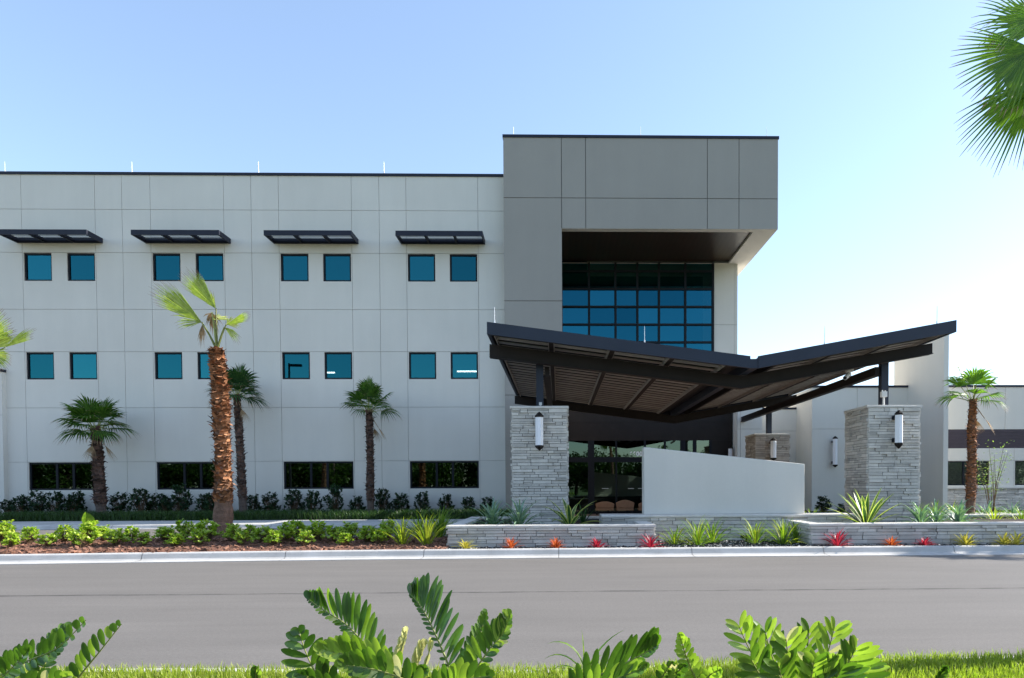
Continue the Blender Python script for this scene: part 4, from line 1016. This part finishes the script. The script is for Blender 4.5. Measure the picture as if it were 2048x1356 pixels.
# dark shrubs along the wall
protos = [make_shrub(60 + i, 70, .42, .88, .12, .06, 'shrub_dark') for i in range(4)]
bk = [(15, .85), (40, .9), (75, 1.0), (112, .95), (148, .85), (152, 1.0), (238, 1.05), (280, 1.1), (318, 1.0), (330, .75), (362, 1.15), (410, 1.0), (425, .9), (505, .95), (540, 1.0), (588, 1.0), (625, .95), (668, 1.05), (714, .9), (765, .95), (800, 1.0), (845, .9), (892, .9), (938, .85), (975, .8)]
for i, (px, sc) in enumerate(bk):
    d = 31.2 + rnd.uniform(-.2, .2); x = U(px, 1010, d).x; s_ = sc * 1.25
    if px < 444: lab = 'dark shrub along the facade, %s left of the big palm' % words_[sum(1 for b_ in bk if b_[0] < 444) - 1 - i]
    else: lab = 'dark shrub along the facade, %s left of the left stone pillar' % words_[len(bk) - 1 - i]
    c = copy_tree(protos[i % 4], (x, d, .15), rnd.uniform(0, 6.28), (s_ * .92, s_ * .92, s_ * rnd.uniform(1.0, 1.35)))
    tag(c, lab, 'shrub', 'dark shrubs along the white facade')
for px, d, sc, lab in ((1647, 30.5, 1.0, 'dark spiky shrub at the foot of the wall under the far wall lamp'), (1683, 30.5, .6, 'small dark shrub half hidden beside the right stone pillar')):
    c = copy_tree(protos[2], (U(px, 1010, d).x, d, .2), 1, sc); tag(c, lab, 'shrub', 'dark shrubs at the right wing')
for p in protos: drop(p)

# ================================================================== STRAP LEAVED PLANTS
def blade(mb, p, az, el, l, w, droop, rr, mi=0, edge=None, fold=.3, nseg=6, maxw=.35):
    o = Vector((math.cos(az), math.sin(az), 0)); s_ = Vector((-math.sin(az), math.cos(az), 0)); prev = None
    pos = Vector(p); e = el
    for k in range(nseg + 1):
        u = k / nseg
        ww = w * (.45 + .55 * min(1, u / maxw)) * (1 - max(0, (u - maxw) / (1 - maxw)) ** 1.8) * .5 + .0008
        D = o * math.cos(e) + Vector((0, 0, 1)) * math.sin(e); Nn = s_.cross(D) * -1
        if edge is None: ring = [pos - s_ * ww + Nn * fold * ww, pos, pos + s_ * ww + Nn * fold * ww]; mm = (mi, mi)
        else: ring = [pos - s_ * ww + Nn * fold * ww, pos - s_ * ww * .62 + Nn * fold * ww * .5, pos, pos + s_ * ww * .62 + Nn * fold * ww * .5, pos + s_ * ww + Nn * fold * ww]; mm = (edge, mi, mi, edge)
        if prev:
            for a in range(len(ring) - 1): mb.quad(prev[a], prev[a + 1], ring[a + 1], ring[a], mm[a])
        prev = ring; pos = pos + D * (l / nseg); e -= droop * rr.uniform(.7, 1.2) * (u + .25) / nseg * 2
def rosette(name, px, d, z, n, l, w, el, droop, mats, label, cat, group=None, seed=0, edge=None, spread_=.05, base_px=None, mixp=0, fold=.3, maxw=.35, zs=None):
    rr = random.Random(seed); x = U(px, 1060, d).x; mb = MB()
    for i in range(n):
        az = i * 2.39996 + rr.uniform(-.3, .3); u = i / n
        e = R(el[0] + (el[1] - el[0]) * u + rr.uniform(-8, 8)); m_ = 0
        if edge is None and len(mats) > 1 and rr.random() < mixp: m_ = 1
        blade(mb, (x + math.cos(az) * spread_ * u, d + math.sin(az) * spread_ * u, z), az, e, l * rr.uniform(.72, 1.1), w * rr.uniform(.8, 1.2), droop, rr, m_, edge, fold, 7, maxw)
    return tag(mb.build(name, mats), label, cat, group)
SZ = PZ - .13
rosette('agave', 985, 17.0, SZ, 46, .88, .065, (88, 12), .9, ['agave'], 'grey green strap leaved agave at the left end of the left planter', 'agave', 'grey green agaves in the planters', 1)
rosette('agave', 1040, 16.85, SZ, 44, .92, .065, (88, 10), 1.0, ['agave'], 'grey green strap leaved agave in front of the left stone pillar', 'agave', 'grey green agaves in the planters', 2)
rosette('agave', 1842, 16.8, SZ, 44, .80, .07, (88, 8), 1.1, ['agave'], 'grey green agave beside the right edge of the right stone pillar', 'agave', 'grey green agaves in the planters', 3)
rosette('agave', 1872, 17.6, SZ, 34, .78, .07, (88, 10), 1.0, ['agave'], 'agave partly hidden between the two front ones in the right planter', 'agave', 'grey green agaves in the planters', 4)
rosette('agave', 1918, 16.8, SZ, 48, .80, .07, (88, 8), 1.1, ['agave'], 'grey green agave in front of the far right palm trunk', 'agave', 'grey green agaves in the planters', 5)
rosette('agave', 1975, 21.5, .3, 34, .9, .07, (88, 10), 1.1, ['agave'], 'silvery agave beyond the right planter, right of the palm trunk', 'agave', 'grey green agaves in the planters', 6)
rosette('agave', 2025, 22.5, .3, 34, .9, .07, (88, 10), 1.1, ['agave'], 'silvery agave at the right edge of the photo, under the stone base', 'agave', 'grey green agaves in the planters', 61)
rosette('variegated_agave', 1140, 16.9, SZ, 20, .92, .115, (84, 5), .7, ['varieg', 'cream'], 'broad leaved agave with cream margins at the right foot of the left pillar', 'agave', 'cream margined agaves', 7, edge=1, maxw=.5)
rosette('variegated_agave', 1732, 16.8, SZ, 26, 1.02, .115, (86, 18), .25, ['varieg', 'cream'], 'broad upright agave with cream margins in front of the right stone pillar', 'agave', 'cream margined agaves', 8, edge=1, maxw=.5)
rosette('strap_plant', 1166, 18.2, SZ, 20, .6, .03, (88, 40), .5, ['palm_dark'], 'dark wispy plant behind the cream margined agave in the left planter', 'plant', None, 80)
IG = 'green and yellow strap leaved clumps along the kerb'
for k, (px, d, z, n, l, mixp, el, lab) in enumerate([
    (805, 16.3, .2, 46, .78, .75, (88, 38), 'yellow green strap leaved clump, left of the pair at the end of the mulch bed'),
    (853, 16.2, .2, 42, .84, .8, (88, 45), 'yellow green strap leaved clump, right of the pair at the end of the mulch bed'),
    (880, 17.9, .2, 70, .95, .1, (88, 45), 'deep green strap leaved clump just left of the left planter'),
    (905, 18.6, .2, 40, .55, .05, (86, 30), 'deep green strap leaved clump behind the corner of the left planter'),
    (840, 18.0, .2, 50, .9, .2, (86, 30), 'green strap leaved clump behind the yellow green pair'),
    (1350, 16.4, .14, 26, .62, .35, (84, 30), 'sparse green clump between the planters, leftmost and smallest'),
    (1396, 16.25, .14, 60, .78, .25, (86, 14), 'large arching green clump between the planters, beside the smallest one'),
    (1425, 16.8, .14, 46, .74, .08, (88, 22), 'deep green clump behind the large arching one between the planters'),
    (1510, 16.5, .14, 46, .72, .4, (88, 30), 'upright clump with yellow leaves right of the centre between the planters'),
    (1567, 16.25, .14, 54, .80, .4, (88, 20), 'arching yellow green clump nearest the right planter end'),
    (1592, 16.8, .14, 36, .76, .1, (88, 30), 'green clump at the corner of the right planter')]):
    rosette('strap_plant', px, d, z, n, l, .028, el, .75, ['iris', 'iris_y'], lab, 'plant', IG, 100 + k, mixp=mixp, spread_=.12, fold=.5)
for k, (px, d, mx, lab) in enumerate([(1625, 20.6, .5, 'yellow green clump behind the right end of the low stone wall'), (1990, 19.8, .9, 'bright yellow green clump beyond the right planter, before the pale edging'), (2045, 19.8, .8, 'bright yellow green clump beyond the right planter at the photo edge'),
                                     (1835, 26, .3, 'green clump at the foot of the fin wall behind the right pillar'), (1905, 26, .3, 'green clump at the foot of the stone base, left of the palm trunk'), (1870, 27, .3, 'green clump in front of the fin wall base')]):
    rosette('strap_plant', px, d, .25, 44, .75, .035, (88, 15), .7, ['iris', 'iris_y'], lab, 'plant', 'strap leaved clumps beyond the right planter', 130 + k, mixp=mx, spread_=.15)
BG = 'small bromeliads in the gravel along the kerb'
for k, (px, col, l, lab) in enumerate([(931, 'brom_yellow', .2, 'small yellow bromeliad at the left end of the gravel strip'), (1022, 'brom_orange', .22, 'flame red bromeliad, first after the yellow one before the left planter'),
    (1112, 'brom_orange', .21, 'orange bromeliad before the middle of the left planter'), (1194, 'brom_red', .20, 'pinkish red bromeliad before the right half of the left planter'), (1301, 'brom_red', .28, 'deep crimson bromeliad at the right end of the left planter'),
    (1675, 'brom_red', .34, 'largest crimson bromeliad, at the left end of the right planter'), (1783, 'brom_orange', .19, 'small dull orange bromeliad before the right planter'), (1850, 'brom_red', .19, 'low dark red bromeliad before the right planter'),
    (1932, 'brom_yellow', .27, 'yellow bromeliad below the far right palm'), (2008, 'brom_yellow', .26, 'yellow bromeliad near the right edge of the gravel strip'), (2033, 'brom_yellow', .28, 'yellow bromeliad at the right edge of the photo')]):
    rosette('bromeliad', px, 15.68, .14, 28, l * 1.4, .046, (82, 12), .55, [col], lab, 'bromeliad', BG, 150 + k, fold=.4, maxw=.5)
# banana-like shoot left and small spotlight
rr = random.Random(3); d = 16.9; x = U(176, 1090, d).x; mb = MB()
p = U(172, 1075, d)
for (az, e, l, w, m_) in ((-1.57, 88, .46, .33, 0), (2.6, 55, .30, .06, 1), (.4, 50, .28, .05, 1), (-1.3, 80, .36, .22, 0)): blade(mb, (x, d, .55), az, R(e), l, w, .3, rr, m_, None, .3, 6, .5)
mb.tube([(x, d, .2), (x, d, .56)], [.02, .018], 8, 0)
tag(mb.build('canna', ['iris', 'dry']), 'upright broad leaved canna shoot with a serrated pale leaf above the left shrubs', 'plant')
p = U(1493, 1073, 16.9); t = empty('garden_spotlight', (p.x, 16.9, .14), 'small dark landscape spotlight in the gravel between the planters', 'spotlight')
mb = MB(); mb.tube([(p.x, 16.9, .14), (p.x, 16.9, p.z - .04)], [.025, .025], 8); mb.build('stake', 'frame', t)
mb = MB(); mb.box(p.x - .13, p.x + .13, 16.85, 16.98, p.z - .05, p.z + .03); mb.build('housing', 'frame', t)

# sapling at the right
rr = random.Random(8); d = 25.5; b = Vector((U(1985, 1010, d).x, d, .25)); mb = MB(); lf = MB()
t = empty('sapling', b, 'thin multi stemmed sapling with sparse pale leaves right of the far right palm', 'tree')
for k in range(9):
    tpv = U(1955 + 8 * k + rr.uniform(-8, 8), rr.uniform(885, 930), d + rr.uniform(-.4, .4)); m_ = b.lerp(tpv, .5) + Vector((rr.uniform(-.1, .1), 0, .1))
    mb.tube([b + Vector((rr.uniform(-.08, .08), 0, 0)), m_, tpv], [.02, .013, .004], 5, 0, False)
    for j in range(46):
        u = rr.uniform(.35, 1.02); c = (b.lerp(m_, u * 2) if u < .5 else m_.lerp(tpv, u * 2 - 1)) + Vector((rr.gauss(0, .13), rr.gauss(0, .13), rr.gauss(0, .08)))
        leaf(lf, c, Vector((rr.uniform(-1, 1), rr.uniform(-1, 1), rr.uniform(-.2, .8))), Vector((rr.uniform(-.4, .4), rr.uniform(-.4, .4), 1)), .075, .045)
mb.build('trunk', 'stem', t); lf.build('crown', 'sapling', t)

# ================================================================== FOREGROUND CYCADS
def frond(mb, pts, dd, n, ll, lw, rr, sides=(1, 1), ang=55, mi=0, up=.35, start=.12, stem_mi=1, facing=None, taper=.45, miv=None):
    # pts: photo points along the midrib; dd: depth at base and tip
    K = len(pts); P = [U(p[0], p[1], dd[0] + (dd[1] - dd[0]) * i / (K - 1)) for i, p in enumerate(pts)]
    def at(u):
        x = u * (K - 1); i = min(int(x), K - 2); f = x - i
        p0 = P[max(i - 1, 0)]; p1 = P[i]; p2 = P[i + 1]; p3 = P[min(i + 2, K - 1)]
        q = .5 * ((2 * p1) + (p2 - p0) * f + (2 * p0 - 5 * p1 + 4 * p2 - p3) * f * f + (3 * p1 - p0 - 3 * p2 + p3) * f ** 3)
        return q
    mb.tube([at(k / 12) for k in range(13)], [.0065 - .0045 * k / 12 for k in range(13)], 6, stem_mi, False)
    fc = Vector(facing) if facing else Vector((0, -1, .25))
    for k in range(n):
        u = start + (.955 - start) * k / (n - 1); c = at(u); T = (at(min(1, u + .03)) - at(max(0, u - .03))).normalized()
        Sd = T.cross(fc).normalized(); Nn = Sd.cross(T).normalized()
        prof = (1 - taper * abs(2 * ((u - start) / (1 - start)) - .8) ** 1.6); prof *= 1 - .3 * max(0, u - .75) / .25
        for s_ in (0, 1):
            if not sides[s_]: continue
            sg = -1 if s_ == 0 else 1
            a = R(ang - 28 * u + rr.uniform(-6, 6)); D = T * math.cos(a) + Sd * sg * math.sin(a) + Nn * up * rr.uniform(.5, 1.3)
            tw = rr.uniform(-.5, .5)
            leafN = (Nn + Sd * sg * -(.5 + tw) + Vector((rr.uniform(-.15, .15),) * 3)).normalized()
            lf_ = ll * 1.22 * prof * rr.uniform(.88, 1.08) * sides[s_]
            long_leaf(mb, c, D, leafN, lf_, lw * 1.15 * min(1, .35 + sides[s_]) * rr.uniform(.88, 1.1), (3 if miv is not None and rr.random() < .05 else miv if miv is not None and rr.random() < .42 else mi), rr)
def long_leaf(mb, p, D, Nn, l, w, mi, rr):
    D = D.normalized(); S_ = D.cross(Nn).normalized(); Nn = S_.cross(D); n = len(mb.v); cu = rr.uniform(.0, .10)
    prof = ((0, .14), (.15, .55), (.35, .88), (.55, 1.0), (.75, .92), (.9, .62), (.97, .3))
    for (q, ww) in prof:
        c = p + D * l * q - Nn * cu * l * q * q; e = w * ww * .5
        mb.v += [tuple(c - S_ * e + Nn * .28 * e), tuple(c), tuple(c + S_ * e + Nn * .28 * e)]
    mb.v.append(tuple(p + D * l - Nn * cu * l)); K = len(prof)
    for k in range(K - 1):
        a = n + 3 * k; mb.f += [(a, a + 1, a + 4, a + 3), (a + 1, a + 2, a + 5, a + 4)]; mb.m += [mi, mi]
    a = n + 3 * (K - 1); mb.f += [(a, a + 1, a + 3), (a + 1, a + 2, a + 3)]; mb.m += [mi, mi]
ZM = ['zamia', 'petiole', 'zamia_lt', 'zamia_pale']
def cycad(root_px, d, label, fronds, seed):
    rr = random.Random(seed); r0 = U(root_px, 1356, d); 
    t = empty('cycad', (r0.x, d, .05), label, 'cycad', 'cycads growing along the near verge')
    for f in fronds:
        mb = MB(); pts = f['p']
        kw = {k: v for k, v in f.items() if k not in ('p', 'dd', 'n', 'l', 'w')}
        # carry the midrib on down to the root
        frond(mb, pts, f.get('dd', (d, d - .15)), f['n'], f['l'], f['w'], rr, **kw)
        b_ = U(pts[0][0], pts[0][1], f.get('dd', (d, d))[0]); mb.tube([b_, b_.lerp(Vector((r0.x, d, .05)), .5) + Vector((0, 0, .03)), (r0.x, d, .05)], [.0065, .008, .011], 6, 1, False)
        o = mb.build('frond', ZM, t, True)
D0 = 3.3
cycad(20, D0, 'dark green cycad with oblong leaflets in the bottom left corner', [
    dict(p=[(-70, 1385), (0, 1351), (55, 1322), (115, 1296), (172, 1240)], n=17, l=.085, w=.030, sides=(1, .55), up=.2, ang=70),
    dict(p=[(10, 1420), (70, 1358), (95, 1318), (122, 1284), (140, 1255)], n=13, l=.09, w=.03, sides=(1, .7), dd=(3.4, 3.5), ang=65),
    dict(p=[(130, 1400), (158, 1354), (197, 1306), (243, 1248)], n=13, l=.080, w=.030, sides=(1, .0), up=.1, ang=75, miv=2, dd=(3.2, 3.1)),
    dict(p=[(-60, 1440), (-20, 1380), (20, 1340), (60, 1300)], n=12, l=.09, w=.03, dd=(3.1, 3.0), sides=(1, 1)),
    dict(p=[(-10, 1430), (40, 1390), (90, 1366), (140, 1352)], n=12, l=.08, w=.03, dd=(3.0, 2.9), sides=(1, .7), miv=2)], 51)
cycad(800, D0, 'largest cycad, with tall arching fronds and two pale yellow ones, left of centre', [
    dict(p=[(700, 1400), (655, 1368), (631, 1345), (610, 1300), (598, 1262)], n=10, l=.115, w=.036, sides=(1, 1), ang=70, dd=(3.3, 3.25)),
    dict(p=[(760, 1420), (700, 1390), (640, 1362), (600, 1348)], n=9, l=.11, w=.034, dd=(3.2, 3.1), sides=(1, .6), ang=60),
    dict(p=[(790, 1400), (763, 1350), (725, 1285), (690, 1247), (647, 1220), (614, 1196)], n=24, l=.155, w=.027, sides=(.3, 1), up=.15, ang=60, miv=2, taper=.55, dd=(3.35, 3.45)),
    dict(p=[(920, 1400), (902, 1344), (876, 1280), (853, 1232), (835, 1204), (820, 1188)], n=22, l=.165, w=.028, sides=(.2, 1), up=.12, ang=62, taper=.5, dd=(3.3, 3.4)),
    dict(p=[(905, 1410), (939, 1356), (979, 1299), (1005, 1268), (1021, 1229)], n=19, l=.105, w=.030, sides=(1, .45), up=.25, ang=62, miv=2, dd=(3.2, 3.2)),
    dict(p=[(850, 1420), (900, 1380), (940, 1320), (960, 1270), (972, 1225)], n=16, l=.085, w=.027, sides=(1, .6), up=.3, ang=55, dd=(3.5, 3.6)),
    dict(p=[(860, 1430), (790, 1345), (730, 1322), (685, 1308), (640, 1300)], n=15, l=.110, w=.036, sides=(.6, 1), up=.3, ang=60, mi=2, dd=(3.1, 3.0)),
    dict(p=[(880, 1430), (830, 1372), (770, 1345), (720, 1334), (680, 1330)], n=14, l=.095, w=.036, sides=(.6, 1), up=.3, ang=68, miv=2, dd=(3.0, 2.9)),
    dict(p=[(840, 1430), (880, 1385), (920, 1362), (980, 1352)], n=13, l=.10, w=.034, sides=(1, .6), up=.3, ang=66, miv=2, dd=(3.0, 2.9)),
    dict(p=[(800, 1440), (800, 1400), (810, 1365), (850, 1338)], n=12, l=.09, w=.032, sides=(1, 1), up=.4, ang=55, dd=(3.2, 3.1)),
    dict(p=[(740, 1440), (750, 1390), (740, 1350), (760, 1320)], n=11, l=.09, w=.034, sides=(1, 1), up=.3, ang=60, dd=(3.3, 3.2), miv=2),
    dict(p=[(790, 1400), (785, 1345), (800, 1310), (812, 1262)], n=11, l=.095, w=.030, sides=(1, .35), up=.1, ang=32, mi=3, dd=(3.55, 3.6)),
    dict(p=[(820, 1410), (825, 1360), (838, 1320), (848, 1290)], n=9, l=.10, w=.032, sides=(1, .2), up=.1, ang=30, mi=3, dd=(3.5, 3.5)),
    dict(p=[(835, 1400), (846, 1345), (858, 1305), (862, 1285)], n=4, l=.07, w=.026, sides=(0, 1), up=.1, ang=20, mi=3, dd=(3.55, 3.55))], 52)
cycad(1180, D0, 'cycad with one long dark frond leaning right, just right of the largest cycad', [
    dict(p=[(1140, 1410), (1180, 1362), (1240, 1332), (1290, 1306), (1312, 1290)], n=17, l=.15, w=.032, sides=(1, .3), up=.12, ang=50, taper=.4),
    dict(p=[(1150, 1420), (1190, 1375), (1240, 1355), (1290, 1335)], n=12, l=.095, w=.03, sides=(1, .5), up=.2, ang=50, dd=(3.1, 3.0), miv=2)], 53)
rr = random.Random(77); mb = MB(); bp = U(1165, 1348, 3.35)
for (az, e, l, w, dr) in ((3.3, 62, .26, .028, 1.5), (3.05, 80, .30, .026, 1.6), (2.8, 92, .24, .020, .15), (3.5, 48, .20, .026, 1.3), (.2, 60, .32, .024, .5), (5.5, 65, .2, .02, .8)):
    blade(mb, (bp.x + rr.uniform(-.02, .02), 3.35, bp.z - .02), az, R(e), l, w, dr, rr, 0, None, .4, 9, .3)
mb.tube([(bp.x, 3.35, .05), (bp.x, 3.35, bp.z)], [.012, .01], 8, 0)
tag(mb.build('broadleaf_grass', ['iris'], None, True), 'tuft of long curling grass blades beside the cycad with the long dark frond', 'plant')
cycad(1395, D0, 'slight young cycad with one thin upright frond near the middle right', [
    dict(p=[(1420, 1400), (1390, 1355), (1371, 1308), (1359, 1268)], n=13, l=.062, w=.024, sides=(1, 1), up=.2, ang=58, mi=2),
    dict(p=[(1300, 1410), (1315, 1370), (1330, 1345), (1345, 1325)], n=8, l=.06, w=.025, up=.3, miv=2), dict(p=[(1350, 1410), (1345, 1370), (1350, 1350), (1370, 1330)], n=8, l=.06, w=.025, up=.3),
    dict(p=[(1400, 1410), (1410, 1370), (1420, 1350), (1440, 1340)], n=8, l=.06, w=.025, up=.3, mi=2)], 54)
def spoke(tip, base=(1600, 1440), dd=(3.35, 3.3), **k):
    m1 = (base[0] + (tip[0] - base[0]) * .45, base[1] + (tip[1] - base[1]) * .36); m2 = (base[0] + (tip[0] - base[0]) * .8, base[1] + (tip[1] - base[1]) * .72)
    return dict(dict(p=[base, m1, m2, tip], n=6, l=.13, w=.028, sides=(1, 1), up=.3, ang=58, dd=dd, start=.5, miv=2, taper=.2), **k)
cycad(1600, D0, 'bushy cycad with broad glossy leaflets at the right of the verge', [
    spoke((1478, 1252), mi=2), spoke((1530, 1262), dd=(3.4, 3.45)), spoke((1572, 1278), dd=(3.2, 3.1)), spoke((1618, 1262), dd=(3.5, 3.55)), spoke((1668, 1258), mi=2), spoke((1712, 1296), dd=(3.2, 3.1)),
    spoke((1738, 1335)), spoke((1502, 1318), dd=(3.1, 3.0)), spoke((1556, 1330), dd=(3.0, 2.9)), spoke((1628, 1322), dd=(3.0, 2.9)), spoke((1682, 1338), dd=(3.0, 2.9))], 55)
cycad(1875, D0, 'small cycad sprout just showing at the bottom right', [
    dict(p=[(1870, 1420), (1872, 1375), (1880, 1350), (1890, 1335)], n=7, l=.07, w=.032, up=.2, ang=30), dict(p=[(1850, 1420), (1845, 1380), (1850, 1365)], n=6, l=.06, w=.03, up=.2, mi=3, ang=60)], 56)
cycad(515, D0, 'small cycad sprout at the bottom, left of the largest cycad', [
    dict(p=[(520, 1420), (515, 1380), (512, 1350), (512, 1335)], n=7, l=.06, w=.028, up=.1, ang=30, miv=2), dict(p=[(250, 1420), (225, 1385), (215, 1362)], n=6, l=.06, w=.028, up=.2, ang=50)], 57)

t = empty('street_lamp', (-21.9, 8, 0), 'street lamp seen as a small dark reflection in a second floor window', 'street lamp')
mb = MB(); mb.tube([(-21.9, 8, 0), (-21.9, 8, 11.6)], [.12, .08], 8); mb.build('pole', 'frame', t)
mb = MB(); mb.box(-21.9, -20.9, 7.85, 8.15, 11.35, 11.52); mb.build('lamp_head', 'frame', t)
# ================================================================== TREES ACROSS THE ROAD (seen only as reflections in the glass)
def big_tree_mesh(seed, h, r_):
    rr = random.Random(seed); mb = MB(); tr = MB()
    cl = [(Vector((rr.uniform(-r_, r_) * .75, rr.uniform(-r_, r_) * .75, rr.uniform(.3, .9) * h)), rr.uniform(.3, .5) * r_) for _ in range(16)]
    tr.tube([(0, 0, 0), (.1, 0, h * .3), (0, 0, h * .7)], [.28, .2, .08], 8)
    for c, q in cl:
        tr.tube([(0, 0, h * .3), c * .6 + Vector((0, 0, h * .15)), c], [.1, .06, .02], 5)
        for _ in range(240):
            v = Vector((rr.gauss(0, 1), rr.gauss(0, 1), rr.gauss(0, 1))).normalized() * q * rr.uniform(.6, 1.05)
            leaf(mb, c + v, Vector((rr.uniform(-1, 1), rr.uniform(-1, 1), rr.uniform(-.8, .5))), Vector((rr.uniform(-.6, .6), rr.uniform(-.6, .6), 1)), .34, .22)
    return mb.mesh('crown', 'tree_far'), tr.mesh('trunk', 'bark_dark')
tm = [big_tree_mesh(200 + i, 6.0, 3.2) for i in range(2)]
for i, x in enumerate([-66 + 6.2 * k for k in range(20)] + [-63 + 6.2 * k for k in range(20)]):
    t = empty('broadleaf_tree', (x + rnd.uniform(-.8, .8), -15 - rnd.uniform(0, 4) - (5 if i < 20 else 0), 0), 'broadleaf tree across the road, seen only as a dark reflection in the ground floor glass', 'tree', 'trees across the road reflected in the glass')
    s_ = rnd.uniform(.85, 1.2); t.scale = (s_, s_, s_); t.rotation_euler = (0, 0, rnd.uniform(0, 6))
    for nm, me in zip(('crown', 'trunk'), tm[i % 2]):
        o = bpy.data.objects.new(nm, me); COL.objects.link(o); o.parent = t
